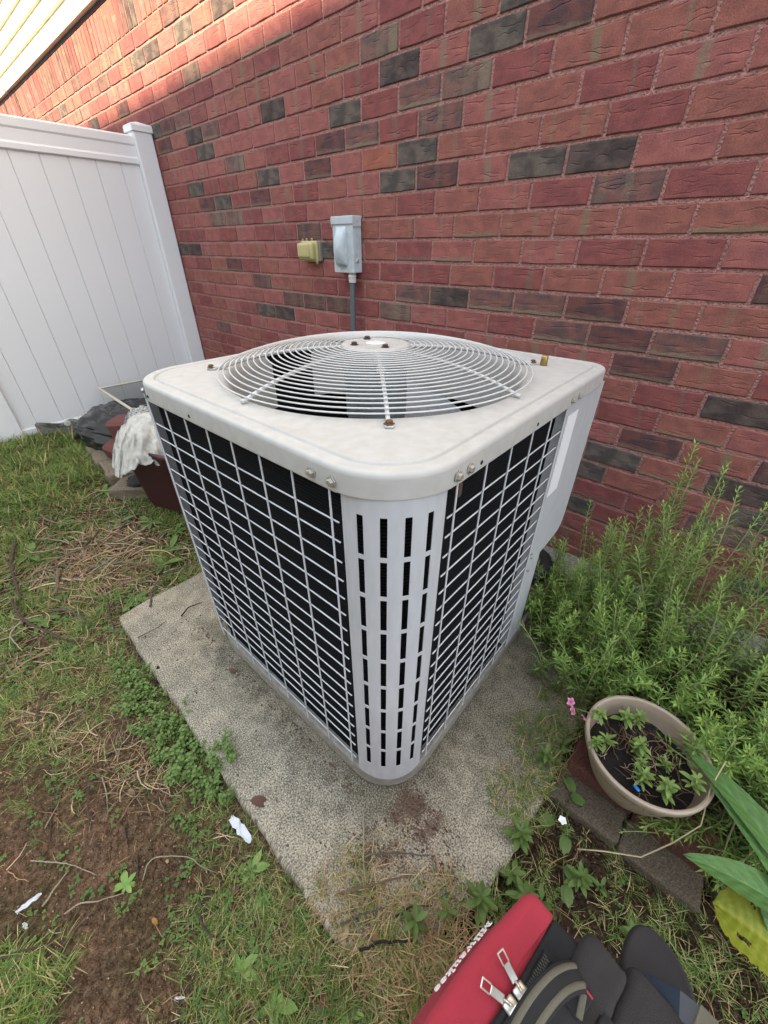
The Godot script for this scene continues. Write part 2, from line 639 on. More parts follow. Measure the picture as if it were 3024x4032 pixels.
	core.box(Vector3(0.15, 3.85, -0.06), Vector3(11.3, 2.64, 0.1))
	core.box(Vector3(0.15, 2.6, -4.1), Vector3(11.3, 5.2, 7.9))
	put("wall_core", core.mesh(), mat(lin(0.5, 0.48, 0.42), 0.9), house)
	var roof := mb()
	roof.quad(Vector3(-5.8, 5.1, 0.35), Vector3(6.1, 5.1, 0.35), Vector3(6.1, 7.4, -4.1), Vector3(-5.8, 7.4, -4.1))
	roof.quad(Vector3(6.1, 5.1, -8.5), Vector3(-5.8, 5.1, -8.5), Vector3(-5.8, 7.4, -4.1), Vector3(6.1, 7.4, -4.1))
	roof.box(Vector3(0.15, 5.06, 0.34), Vector3(11.9, 0.16, 0.03))
	roof.box(Vector3(0.15, 5.01, 0.16), Vector3(11.9, 0.02, 0.34))
	put("roof", roof.mesh(), grain(lin(0.09, 0.085, 0.08), 0.95, 1.5, 0.6, 0.05, 72), house)
	# thin cable hanging down from the siding
	var c := mb(true)
	c.tube(PackedVector3Array([Vector3(-3.20, 2.86, 0.06), Vector3(-3.23, 2.76, 0.10), Vector3(-3.18, 2.66, 0.10), Vector3(-3.05, 2.57, 0.07), Vector3(-2.98, 2.53, 0.035), Vector3(-2.96, 2.49, 0.01)]), PackedFloat32Array([0.006]), 6)
	tag(put("cable", c.mesh(), mat(lin(0.12, 0.12, 0.13), 0.6)), "thin grey cable hanging off the cream siding above the fence", "cable")

func neighbour(to_sun: Vector3) -> void:
	# the house across the narrow side yard, whose eave keeps the sun off the yard
	var z0 := 8.2
	var eave := 2.09 + z0 * to_sun.y / to_sun.z
	var h := thing("neighbour_house", "cream sided neighbouring house across the side yard", "house", Vector3(0, 0, z0), 0.022)
	var wl := mb()
	wl.box(Vector3(0, eave / 2 - 0.1, 4.4), Vector3(44, eave - 0.2, 8.0))
	put("wall", wl.mesh(), grain(lin(0.62, 0.60, 0.54), 0.7, 0.5, 0.9, 0.02, 74), h)
	var rf := mb()
	rf.box(Vector3(0, eave - 0.08, 0.08), Vector3(45, 0.16, 0.16))
	rf.quad(Vector3(22.5, eave, 0.0), Vector3(-22.5, eave, 0.0), Vector3(-22.5, eave + 1.2, 4.4), Vector3(22.5, eave + 1.2, 4.4))
	rf.quad(Vector3(-22.5, eave, 8.8), Vector3(22.5, eave, 8.8), Vector3(22.5, eave + 1.2, 4.4), Vector3(-22.5, eave + 1.2, 4.4))
	put("roof", rf.mesh(), mat(lin(0.10, 0.09, 0.085), 0.95), h)
	for xx in [-6.0, -1.0, 4.0, 9.0]:
		var w := mb()
		w.box(Vector3(xx, 1.7, 0.37), Vector3(1.1, 1.4, 0.08))
		var o := put("window", w.mesh(), mat(lin(0.75, 0.75, 0.75), 0.5), h)
		var g := mb()
		g.box(Vector3(xx, 1.7, 0.325), Vector3(0.94, 1.24, 0.02))
		put("pane", g.mesh(), mat(lin(0.03, 0.035, 0.04), 0.08), o)

# ------------------------------------------------------------------ fence
func fence() -> void:
	var f := thing("vinyl_fence", "white vinyl privacy fence panel meeting the brick wall", "fence")
	var v := mat(lin(0.70, 0.71, 0.725), 0.42)
	for z in [0.064, 1.446, 2.83]:
		var p := mb()
		p.box(Vector3(-0.092, 0.95, z), Vector3(0.124, 1.90, 0.121), Basis.IDENTITY, 0.006)
		var po := put("post", p.mesh(), v, f)
		var c := mb()
		var s := 0.068
		c.box(Vector3(-0.092, 1.889, z), Vector3(0.138, 0.034, 0.136), Basis.IDENTITY, 0.003)
		var rings := []
		for e in [[s - 0.001, 1.9062], [s * 0.92, 1.912], [0.004, 1.930]]:
			rings.append(PackedVector3Array([Vector3(-0.092 + e[0], e[1], z + e[0]), Vector3(-0.092 + e[0], e[1], z - e[0]), Vector3(-0.092 - e[0], e[1], z - e[0]), Vector3(-0.092 - e[0], e[1], z + e[0])]))
		c.loft(rings, true, false, true)
		put("post_cap", c.mesh(), v, po)
	for s in [[0.124, 1.386], [1.506, 2.77]]:
		var L: float = s[1] - s[0]
		var zc: float = (s[0] + s[1]) / 2
		for yy in [[1.705, 1.855, "top_rail"], [0.02, 0.185, "bottom_rail"]]:
			var r := mb()
			var y0: float = yy[0]; var y1: float = yy[1]
			# a ribbed profile, closed at the back
			var pr := [Vector2(-0.125, y0), Vector2(-0.066, y0), Vector2(-0.060, y0 + 0.006), Vector2(-0.060, y0 + 0.030), Vector2(-0.065, y0 + 0.040), Vector2(-0.065, y1 - 0.055), Vector2(-0.060, y1 - 0.045), Vector2(-0.060, y1 - 0.008), Vector2(-0.066, y1), Vector2(-0.125, y1)]
			var r0 := PackedVector3Array(); var r1 := PackedVector3Array()
			for q in pr:
				r0.append(Vector3(q.x, q.y, s[0])); r1.append(Vector3(q.x, q.y, s[1]))
			r.loft([r0, r1], true, true, true)
			put(yy[2], r.mesh(), v, f)
		var z: float = s[0]
		var nxt := 0.241 if s[0] < 1.0 else 1.66
		while z < s[1] - 0.01:
			var z1 := minf(nxt, s[1])
			var b := mb()
			b.box(Vector3(-0.092, 0.945, (z + z1) / 2), Vector3(0.034, 1.53, z1 - z - 0.0012), Basis.IDENTITY, 0.0032)
			put("board", b.mesh(), v, f)
			z = z1
			nxt += 0.1495

# ------------------------------------------------------------------ concrete pad
func pad() -> void:
	var W := 1000
	var H := 866
	var pr := RandomNumberGenerator.new()
	pr.seed = 12
	var al := Image.create(W, H, false, Image.FORMAT_RGB8)
	var ht := Image.create(W, H, false, Image.FORMAT_RF)
	var big := fnoise(0.0045, 5)
	var med := fnoise(0.025, 6, FastNoiseLite.TYPE_SIMPLEX_SMOOTH, 3)
	var spk := fnoise(0.30, 8, FastNoiseLite.TYPE_SIMPLEX_SMOOTH, 2)
	var stains := [[3.31, 1.26, 0.06], [3.37, 1.26, 0.045], [3.30, 1.41, 0.05], [3.44, 1.31, 0.035], [3.34, 1.36, 0.03], [3.38, 1.46, 0.05]]
	for j in H:
		for i in W:
			var x := 2.06 + 1.49 * i / W
			var z := 0.25 + 1.29 * j / H
			var c := spk.get_noise_2d(i, j) + pr.randf_range(-0.30, 0.30)
			var b := clampf(0.5 + big.get_noise_2d(i, j) * 1.5, 0, 1)
			var m := med.get_noise_2d(i, j)
			var col := Color(0.315, 0.27, 0.195).lerp(Color(0.215, 0.19, 0.145), b)
			col = col * (1.0 + m * 0.45)
			col = col.lerp(Color(0.15, 0.135, 0.085), clampf(big.get_noise_2d(i * 2.3 + 500, j * 2.3) * 1.6, 0.0, 0.55))
			if c > 0.0: col = col.lerp(Color(0.50, 0.45, 0.35), clampf(c * 1.5, 0.0, 0.85))
			else: col = col.lerp(Color(0.085, 0.076, 0.062), clampf(-c * 2.0, 0.0, 0.9))
			# darker close round the unit and toward the right rear
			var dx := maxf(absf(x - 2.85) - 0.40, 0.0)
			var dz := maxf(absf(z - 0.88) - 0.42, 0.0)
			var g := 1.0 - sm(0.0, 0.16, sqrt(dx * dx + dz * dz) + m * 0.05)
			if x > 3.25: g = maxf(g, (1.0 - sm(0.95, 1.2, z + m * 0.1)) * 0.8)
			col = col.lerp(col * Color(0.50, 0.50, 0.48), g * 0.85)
			for s in stains:
				var d := Vector2(x - s[0], z - s[1]).length() + m * 0.035
				col = col.lerp(Color(0.085, 0.042, 0.030), (1.0 - sm(s[2] * 0.3, s[2] * 1.15, d + c * 0.02)) * 0.62)
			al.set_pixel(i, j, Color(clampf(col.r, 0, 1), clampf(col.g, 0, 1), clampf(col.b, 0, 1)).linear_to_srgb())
			ht.set_pixel(i, j, Color(clampf(0.5 + m * 0.2 + c * 0.35, 0, 1), 0, 0))
	var m := mat(Color.WHITE, 0.93)
	m.metallic_specular = 0.3
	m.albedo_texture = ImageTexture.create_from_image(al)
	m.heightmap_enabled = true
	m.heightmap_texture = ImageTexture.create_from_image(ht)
	m.heightmap_scale = 0.14
	m.texture_repeat = false
	# outline with chipped edges
	var out := PackedVector2Array()
	var corners := [Vector2(2.06, 1.54), Vector2(3.40, 1.545), Vector2(3.475, 1.46), Vector2(3.545, 1.22), Vector2(3.545, 0.25), Vector2(2.06, 0.25)]
	for k in corners.size():
		var a: Vector2 = corners[k]; var b: Vector2 = corners[(k + 1) % corners.size()]
		var n := maxi(2, int(a.distance_to(b) / 0.03))
		for i in n:
			var p := a.lerp(b, float(i) / n)
			var q := 0.012 if (i == 0) else 0.0
			p += (Vector2(2.8, 0.9) - p).normalized() * (q + 0.007 * nz.get_noise_2d(p.x * 110, p.y * 110) + 0.007 * nz.get_noise_2d(p.x * 16, p.y * 16))
			out.append(p)
	var ring := func(ins: float, y: float) -> PackedVector3Array:
		var r := PackedVector3Array()
		for p in out:
			var q: Vector2 = p + (Vector2(clampf(p.x, 2.3, 3.2), clampf(p.y, 0.5, 1.3)) - p).normalized() * ins
			r.append(Vector3(q.x, y + nz.get_noise_2d(q.x * 30, q.y * 30) * 0.002, q.y))
		return r
	var sl := MB.new()
	sl.smooth(true)
	var rs := [ring.call(0.0, -0.06), ring.call(0.0, 0.036), ring.call(0.004, 0.045), ring.call(0.012, 0.0495), ring.call(0.05, 0.05)]
	var uv := func(p: Vector3) -> Vector2: return Vector2((p.x - 2.06) / 1.49, (p.z - 0.25) / 1.29)
	for i in rs.size() - 1:
		for j in out.size():
			var k := (j + 1) % out.size()
			var a: Vector3 = rs[i][j]; var b: Vector3 = rs[i][k]; var c: Vector3 = rs[i + 1][k]; var d: Vector3 = rs[i + 1][j]
			sl.tri(a, b, c, uv.call(a), uv.call(b), uv.call(c)); sl.tri(a, c, d, uv.call(a), uv.call(c), uv.call(d))
	var top: PackedVector3Array = rs[-1]
	var cc := Vector3(2.8, 0.05, 0.9)
	for j in top.size():
		var k := (j + 1) % top.size()
		sl.tri(cc, top[j], top[k], uv.call(cc), uv.call(top[j]), uv.call(top[k]))
	var o := put("concrete_pad", sl.mesh(), m)
	tag(o, "weathered grey concrete pad with exposed aggregate under the air conditioner", "concrete pad")
	var ft := mb()
	ft.box(Vector3(4.3, 0.03, 0.085), Vector3(2.2, 0.10, 0.17), Basis.IDENTITY, 0.012)
	ft.box(Vector3(2.5, 0.02, 0.075), Vector3(1.396, 0.10, 0.15), Basis.IDENTITY, 0.012)
	tag(put("footing", ft.mesh(), grain(lin(0.36, 0.33, 0.27), 0.95, 4.0, 0.6, 0.05, 91, 0.4)), "pale strip of concrete footing along the bottom of the brick wall", "footing")

# ------------------------------------------------------------------ air conditioner
func rrect(hx: float, hz: float, rads: Array, ins: float, y: float, per := 10, edge := 14) -> PackedVector3Array:
	# counter-clockwise from above; corner order: +x+z, +x-z, -x-z, -x+z
	var out := PackedVector3Array()
	var cs := [Vector2(1, 1), Vector2(1, -1), Vector2(-1, -1), Vector2(-1, 1)]
	for k in 4:
		var r := maxf(rads[k] - ins, 0.004)
		var c := Vector2(cs[k].x * (hx - ins - r), cs[k].y * (hz - ins - r))
		var a0: float = [-PI / 2, 0.0, PI / 2, PI][k]   # angle measured so that z = -sin
		for i in per + 1:
			var a := a0 + PI / 2 * i / per
			out.append(Vector3(c.x + cos(a) * r, y, c.y - sin(a) * r))
		var r2 := maxf(rads[(k + 1) % 4] - ins, 0.004)
		var c2 := Vector2(cs[(k + 1) % 4].x * (hx - ins - r2), cs[(k + 1) % 4].y * (hz - ins - r2))
		var a1 := a0 + PI / 2
		var p0 := Vector3(c.x + cos(a1) * r, y, c.y - sin(a1) * r)
		var p1 := Vector3(c2.x + cos(a1) * r2, y, c2.y - sin(a1) * r2)
		for i in range(1, edge):
			out.append(p0.lerp(p1, float(i) / edge))
	return out

func hexbolt(parent: Node3D, called: String, at: Vector3, dir: Vector3, s: float, m: Material) -> void:
	var b := mb()
	var side := dir.cross(Vector3.UP if absf(dir.y) < 0.9 else Vector3.RIGHT).normalized()
	var up := side.cross(dir).normalized()
	var rings := []
	for e in [[1.35, 0.0], [1.35, 0.25], [0.9, 0.3], [0.9, 0.85], [0.7, 1.0]]:
		var r := PackedVector3Array()
		for j in 6:
			var a := TAU * j / 6 + 0.3
			r.append(at + (side * cos(a) - up * sin(a)) * s * e[0] * -1.0 + dir * s * e[1])
		rings.append(r)
	b.loft(rings, true, false, true)
	put(called, b.mesh(), m, parent)

func air_conditioner() -> void:
	var ac := thing("air_conditioner", "dusty beige square central air conditioner condenser on a concrete pad", "air conditioner", AC_AT, PHI)
	var paint := grain(lin(0.50, 0.515, 0.54), 0.5, 1.2, 0.9, 0.012, 101)
	paint.albedo_texture = ntex(0.022, 31, Color(0.93, 0.93, 0.925), Color.WHITE, 512)
	paint.uv1_scale = Vector3(5.0, 0.9, 5.0)
	var lidm := grain(lin(0.455, 0.447, 0.43), 0.62, 0.35, 0.9, 0.010, 103, 0.0)
	lidm.albedo_texture = ntex(0.016, 107, Color(0.925, 0.92, 0.91), Color.WHITE, 1024, FastNoiseLite.TYPE_SIMPLEX_SMOOTH, 7)
	lidm.uv1_scale = Vector3.ONE * 1.7
	var wire := mat(lin(0.58, 0.60, 0.62), 0.45)
	var gwire := grain(lin(0.56, 0.56, 0.55), 0.5, 6.0, 0.88, 0.02, 105)
	var steel := mat(lin(0.42, 0.40, 0.36), 0.4, 0.6)
	var rust := grain(lin(0.17, 0.08, 0.035), 0.75, 40.0, 0.6, 0.03, 106)
	var black := mat(lin(0.012, 0.013, 0.016), 0.7)
	var hx := 0.4225
	var hz := 0.436
	var rads := [0.135, 0.06, 0.12, 0.125]
	# lid: from the fan opening outward, over the bead groove, round the edge and down the skirt
	var rings := []
	var outer := rrect(hx, hz, rads, 0.0, 0.0)
	var N := outer.size()
	var circ := func(r: float, y: float) -> PackedVector3Array:
		var c := PackedVector3Array()
		for p in outer:
			var a := atan2(-p.z, p.x)
			c.append(Vector3(cos(a) * r - 0.018, y, -sin(a) * r - 0.009))
		return c
	var TOP := 0.939
	rings.append(circ.call(0.350, TOP - 0.16))
	rings.append(circ.call(0.350, TOP - 0.030))
	rings.append(circ.call(0.353, TOP - 0.014))
	rings.append(circ.call(0.359, TOP - 0.003))
	rings.append(circ.call(0.366, TOP + 0.001))
	var g0 := rrect(hx, hz, rads, 0.034, TOP)
	for t in [0.02, 0.35, 0.7, 0.97]:
		var mix := PackedVector3Array()
		var ci: PackedVector3Array = circ.call(0.366, TOP + 0.001)
		for i in N: mix.append(ci[i].lerp(g0[i], t))
		rings.append(mix)
	for e in [[0.0345, 0.0], [0.034, 0.0], [0.0325, -0.0012], [0.0310, -0.0040], [0.0300, -0.0044], [0.0280, -0.0044], [0.0270, -0.0040], [0.0255, -0.0012], [0.0240, 0.0], [0.0235, 0.0], [0.0095, 0.0], [0.0090, 0.0], [0.0056, -0.0009], [0.0027, -0.0027], [0.0009, -0.0056], [0.0001, -0.0088], [0.0, -0.0094], [-0.0008, -0.0405], [-0.0008, -0.0412], [0.0005, -0.0420], [0.003, -0.0418], [0.0035, -0.03]]:
		rings.append(rrect(hx, hz, rads, e[0], TOP + e[1]))
	var lid := MB.new()
	lid.smooth(true)
	var rr := rings.duplicate()
	rr.reverse()
	lid.loft(rr)
	put("lid", lid.mesh(), lidm, ac)
	# base pan
	var bp := MB.new()
	bp.smooth(false)
	var brd := [0.125, 0.06, 0.1, 0.115]
	bp.loft([rrect(hx - 0.006, hz - 0.008, brd, 0.012, 0.012), rrect(hx - 0.006, hz - 0.008, brd, 0.0, 0.016), rrect(hx - 0.006, hz - 0.008, brd, 0.0, 0.058), rrect(hx - 0.006, hz - 0.008, brd, 0.002, 0.062), rrect(hx - 0.006, hz - 0.008, brd, 0.012, 0.062), rrect(hx - 0.006, hz - 0.008, brd, 0.013, 0.045), rrect(hx - 0.006, hz - 0.008, brd, 0.2, 0.045)], true, true, true)
	put("base_pan", bp.mesh(), grain(lin(0.33, 0.31, 0.275), 0.55, 3.0, 0.7, 0.02, 108), ac)
	for q in [[-0.3, -0.3], [0.3, -0.3], [-0.3, 0.3], [0.3, 0.3]]:
		var ft := mb()
		ft.box(Vector3(q[0], 0.006, q[1]), Vector3(0.07, 0.0125, 0.07))
		put("foot", ft.mesh(), black, ac)
	# coil behind the guards: a dark wall of thin fins
	var fin := mat(lin(0.012, 0.013, 0.016), 0.7)
	fin.metallic_specular = 0.2
	var fi := Image.create(8, 16, false, Image.FORMAT_RGB8)
	for y in 16:
		for x in 8:
			var v := 1.0 if y < 10 else 0.45
			fi.set_pixel(x, y, Color(v, v, v))
	fin.albedo_texture = ImageTexture.create_from_image(fi)
	fin.heightmap_enabled = true
	fin.heightmap_texture = fin.albedo_texture
	fin.heightmap_scale = 0.3
	fin.uv1_triplanar = true
	fin.uv1_scale = Vector3(12, 12, 12) * 12.0
	var coil := MB.new()
	coil.smooth(false)
	var crd := [0.10, 0.04, 0.08, 0.03]
	coil.loft([rrect(0.392, 0.402, crd, 0.0, 0.046), rrect(0.392, 0.402, crd, 0.0, 0.93)])
	var inn := [rrect(0.36, 0.37, crd, 0.0, 0.93), rrect(0.36, 0.37, crd, 0.0, 0.046)]
	coil.loft(inn)
	put("coil", coil.mesh(), fin, ac)
	# slotted corner post
	var pm := MB.new()
	pm.smooth(false)
	var cx := 0.414 - 0.106; var cz := 0.428 - 0.108
	var arc := 0.106 * PI / 2
	var pt := func(s: float, y: float, d: float) -> Vector3:
		# s runs from the front face round the corner to the right face
		var R := 0.106 - d
		if s < 0.0: return Vector3(cx + s, y, cz + R)
		if s > arc: return Vector3(cx + R, y, cz - (s - arc))
		var a := s / 0.106
		return Vector3(cx + sin(a) * R, y, cz + cos(a) * R)
	var cols := PackedFloat32Array([-0.006])
	for k in 4:
		var c := arc * (0.165 + 0.2233 * k)
		cols.append(c - 0.0056)
		cols.append(c + 0.0056)
	cols.append(arc + 0.006)
	var rows := PackedFloat32Array([0.061])
	for k in 9:
		rows.append(0.126 + 0.0832 * k)
		rows.append(0.126 + 0.0832 * k + 0.0745)
	rows.append(0.899)
	for i in cols.size() - 1:
		for j in rows.size() - 1:
			if i % 2 == 1 and j % 2 == 1: continue
			var n := 4 if i % 2 == 0 else 1
			for k in n:
				var s0 := lerpf(cols[i], cols[i + 1], float(k) / n)
				var s1 := lerpf(cols[i], cols[i + 1], float(k + 1) / n)
				pm.smooth(true)
				pm.quad(pt.call(s0, rows[j], 0), pt.call(s1, rows[j], 0), pt.call(s1, rows[j + 1], 0), pt.call(s0, rows[j + 1], 0))
				pm.smooth(false)
				pm.quad(pt.call(s1, rows[j], 0.0015), pt.call(s0, rows[j], 0.0015), pt.call(s0, rows[j + 1], 0.0015), pt.call(s1, rows[j + 1], 0.0015))
				if i % 2 == 1:
					pm.quad(pt.call(s0, rows[j + 1], 0), pt.call(s1, rows[j + 1], 0), pt.call(s1, rows[j + 1], 0.0015), pt.call(s0, rows[j + 1], 0.0015))
					pm.quad(pt.call(s1, rows[j], 0), pt.call(s0, rows[j], 0), pt.call(s0, rows[j], 0.0015), pt.call(s1, rows[j], 0.0015))
			if i % 2 == 0 and (j % 2 == 1):
				for s in [cols[i], cols[i + 1]]:
					pm.quad(pt.call(s, rows[j], 0), pt.call(s, rows[j], 0.0015), pt.call(s, rows[j + 1], 0.0015), pt.call(s, rows[j + 1], 0))
	for s in [cols[0], cols[-1]]:
		pm.quad(pt.call(s, 0.061, 0), pt.call(s, 0.061, 0.0015), pt.call(s, 0.899, 0.0015), pt.call(s, 0.899, 0))
	put("corner_post", pm.mesh(), paint, ac)
	# plain posts at the other corners
	var lp := MB.new()
	lp.smooth(true)
	lp.loft([rrect(0.402, 0.415, [0.1, 0.05, 0.1, 0.1], 0.0, 0.061), rrect(0.402, 0.415, [0.1, 0.05, 0.1, 0.1], 0.0, 0.899)])
	var lp2 := mb(true)
	var lo := PackedVector3Array(); var hi := PackedVector3Array(); var lo2 := PackedVector3Array(); var hi2 := PackedVector3Array()
	for i in 9:
		var a := PI + PI / 2 * i / 8.0
		var p := Vector3(-0.374 + cos(a) * 0.04, 0, 0.381 - sin(a) * 0.04)
		lo.append(p + Vector3(0, 0.061, 0)); hi.append(p + Vector3(0, 0.899, 0))
		var p2 := Vector3(-0.374 + cos(a) * 0.038, 0, 0.381 - sin(a) * 0.038)
		lo2.append(p2 + Vector3(0, 0.061, 0)); hi2.append(p2 + Vector3(0, 0.899, 0))
	lp2.loft([lo, hi], false)
	lp2.loft([hi2, lo2], false)
	put("left_corner_post", lp2.mesh(), paint, ac)
	# wire guards
	var ys := PackedFloat32Array([0.889, 0.834])
	for k in 16: ys.append(0.795 - 0.0424 * k)
	ys.append(0.097)
	var vwire := CylinderMesh.new()
	vwire.top_radius = 0.0018; vwire.bottom_radius = 0.0018
	vwire.height = 0.826; vwire.radial_segments = 8; vwire.rings = 1
	var lg := Node3D.new()
	lg.name = "front_wire_guard"
	ac.add_child(lg)
	var hw := CylinderMesh.new()
	hw.top_radius = 0.0015; hw.bottom_radius = 0.0015
	hw.height = 0.640; hw.radial_segments = 8; hw.rings = 1
	for k in 8:
		var o := put("vertical_wire", vwire, wire, lg)
		o.position = Vector3(0.281 - 0.0892 * k, 0.482, 0.429)
	for y in ys:
		var o := put("horizontal_wire", hw, wire, lg)
		o.position = Vector3(-0.027, y, 0.4252)
		o.rotation.z = PI / 2
	var rg := Node3D.new()
	rg.name = "side_wire_guard"
	ac.add_child(rg)
	var hw2 := CylinderMesh.new()
	hw2.top_radius = 0.0015; hw2.bottom_radius = 0.0015
	hw2.height = 0.476; hw2.radial_segments = 8; hw2.rings = 1
	for k in 6:
		var o := put("vertical_wire", vwire, wire, rg)
		o.position = Vector3(0.4165, 0.482, 0.291 - 0.0914 * k)
	for y in ys:
		var o := put("horizontal_wire", hw2, wire, rg)
		o.position = Vector3(0.4127, y, 0.067)
		o.rotation.x = PI / 2
	# service panel at the rear right corner
	var sp := mb()
	var up := PackedVector2Array([Vector2(-0.170, 0.418), Vector2(-0.300, 0.418), Vector2(-0.345, 0.420), Vector2(-0.400, 0.426), Vector2(-0.420, 0.445), Vector2(-0.428, 0.48), Vector2(-0.428, 0.897), Vector2(-0.170, 0.897)])
	var f0 := PackedVector3Array(); var f1 := PackedVector3Array()
	for p in up:
		f0.append(Vector3(0.395, p.y, p.x)); f1.append(Vector3(0.4175, p.y, p.x))
	sp.loft([f0, f1], true, true, true)
	put("service_panel", sp.mesh(), paint, ac)
	var spl := mb()
	spl.box(Vector3(0.403, 0.2385, -0.222), Vector3(0.026, 0.355, 0.104), Basis.IDENTITY, 0.003)
	spl.box(Vector3(0.30, 0.2385, -0.282), Vector3(0.19, 0.355, 0.012))
	put("lower_panel", spl.mesh(), paint, ac)
	var lab := mb()
	lab.quad(Vector3(0.4182, 0.648, -0.182), Vector3(0.4182, 0.648, -0.252), Vector3(0.4182, 0.868, -0.252), Vector3(0.4182, 0.868, -0.182))
	lab.quad(Vector3(0.4179, 0.648, -0.252), Vector3(0.4179, 0.648, -0.182), Vector3(0.4179, 0.868, -0.182), Vector3(0.4179, 0.868, -0.252))
	tag(put("sticker", lab.mesh(), mat(lin(0.82, 0.84, 0.86), 0.45), ac), "blank white sticker on the service panel")
	for q in [[-0.179, 0.464], [-0.186, 0.445]]:
		hexbolt(ac, "panel_screw", Vector3(0.4178, q[1], q[0]), Vector3.RIGHT, 0.004, steel)
	hexbolt(ac, "panel_screw", Vector3(0.4165, 0.393, -0.19), Vector3.RIGHT, 0.005, steel)
	# skirt bolts
	for q in [[-0.015, 0.0], [0.028, 0.012]]:
		hexbolt(ac, "skirt_bolt", Vector3(0.281 + q[0] - 0.012, 0.913, 0.4372), Vector3.BACK, 0.0068, steel)
	for z in [0.317, 0.284]:
		hexbolt(ac, "skirt_bolt", Vector3(0.4237, 0.913, z - 0.012), Vector3.RIGHT, 0.0068, steel)
	for z in [-0.165, -0.205]:
		hexbolt(ac, "skirt_bolt", Vector3(0.4237, 0.911, z), Vector3.RIGHT, 0.0058, steel)
	for q in [Vector3(-0.45, 0, 0.893), Vector3(-0.72, 0, 0.694)]:
		hexbolt(ac, "skirt_bolt", Vector3(-0.3025, 0.911, 0.316) + q * 0.1212, q, 0.0062, steel)
	var holes := mb(true)
	for q in [[-0.31, 0.0], [-0.12, 0.0]]:
		holes.tube(PackedVector3Array([Vector3(q[0], 0.909, 0.4364), Vector3(q[0], 0.909, 0.4376)]), PackedFloat32Array([0.0036]), 10)
	for z in [0.235, 0.02]:
		holes.tube(PackedVector3Array([Vector3(0.4229, 0.909, z), Vector3(0.4241, 0.909, z)]), PackedFloat32Array([0.0036]), 10)
	put("screw_holes", holes.mesh(), black, ac)
	# domed grille
	var gr := Node3D.new()
	gr.name = "fan_grille"
	gr.position = Vector3(-0.018, 0, -0.009)
	ac.add_child(gr)
	var dome := func(r: float) -> float: return TOP + 0.010 + 0.043 * (1.0 - pow(clampf(r / 0.376, 0, 1), 3.0))
	for k in 21:
		var r := 0.0955 + 0.01398 * k
		var tm := TorusMesh.new()
		tm.inner_radius = r - 0.00165; tm.outer_radius = r + 0.00165
		tm.rings = 72; tm.ring_segments = 8
		put("ring", tm, gwire, gr).position = Vector3(0, dome.call(r) + 0.003, 0)
	for k in 8:
		var a := PI / 4 * k
		var sp2 := mb(true)
		var pts := PackedVector3Array()
		var corner := k % 2 == 1
		var rmax := 0.404 if corner else 0.384
		for i in 15:
			var r := lerpf(0.05, 0.376, i / 14.0)
			pts.append(Vector3(cos(a) * r, dome.call(r) - 0.0035, -sin(a) * r))
		pts.append(Vector3(cos(a) * rmax, TOP + (0.0055 if corner else 0.006), -sin(a) * rmax))
		sp2.tube(pts, PackedFloat32Array([0.0042]), 8)
		if corner:
			sp2.box(Vector3(cos(a) * 0.402, TOP + 0.0035, -sin(a) * 0.402), Vector3(0.022, 0.004, 0.015), Basis(Vector3.UP, a))
		var so := put("spoke", sp2.mesh(), gwire, gr)
		if corner:
			hexbolt(so, "mounting_bolt", Vector3(cos(a) * 0.404, TOP + 0.0055, -sin(a) * 0.404), Vector3.UP, 0.0072, rust)
	var hub := mb(true)
	var hy: float = dome.call(0.05)
	hub.lathe(PackedVector2Array([Vector2(0.0, hy - 0.006), Vector2(0.083, hy - 0.006), Vector2(0.086, hy - 0.002), Vector2(0.083, hy + 0.003), Vector2(0.072, hy + 0.0045), Vector2(0.040, hy + 0.004), Vector2(0.034, hy + 0.001), Vector2(0.030, hy + 0.004), Vector2(0.0, hy + 0.005)]), 48)
	var ho := put("hub_plate", hub.mesh(), grain(lin(0.52, 0.51, 0.48), 0.6, 6.0, 0.77, 0.03, 110), gr)
	for k in 4:
		var a := PI / 4 + PI / 2 * k + 0.35
		if k == 0: continue
		hexbolt(ho, "cap_nut", Vector3(cos(a) * 0.056, hy + 0.004, -sin(a) * 0.056), Vector3.UP, 0.0075, mat(lin(0.045, 0.022, 0.018), 0.6))
	var ring2 := mb(true)
	ring2.lathe(PackedVector2Array([Vector2(0.0, hy + 0.0065), Vector2(0.022, hy + 0.006), Vector2(0.025, hy + 0.005)]), 32)
	put("hub_badge", ring2.mesh(), mat(lin(0.62, 0.64, 0.66), 0.4), ho)
	# motor and fan
	var motor := mb(true)
	motor.lathe(PackedVector2Array([Vector2(0.0, 0.800), Vector2(0.06, 0.803), Vector2(0.076, 0.814), Vector2(0.079, 0.828), Vector2(0.079, 0.925), Vector2(0.076, 0.94), Vector2(0.06, 0.95), Vector2(0.0, 0.952)]), 40)
	put("fan_motor", motor.mesh(), grain(lin(0.20, 0.23, 0.25), 0.4, 8.0, 0.8, 0.02, 111), ac).position = Vector3(-0.018, 0, -0.009)
	var fan := mb(true)
	fan.lathe(PackedVector2Array([Vector2(0.0, 0.745), Vector2(0.045, 0.745), Vector2(0.045, 0.80), Vector2(0.0, 0.80)]), 24)
	var fo := put("fan", fan.mesh(), steel, ac)
	fo.position = Vector3(-0.018, 0, -0.009)
	var blm := grain(lin(0.27, 0.285, 0.30), 0.45, 5.0, 0.8, 0.02, 112)
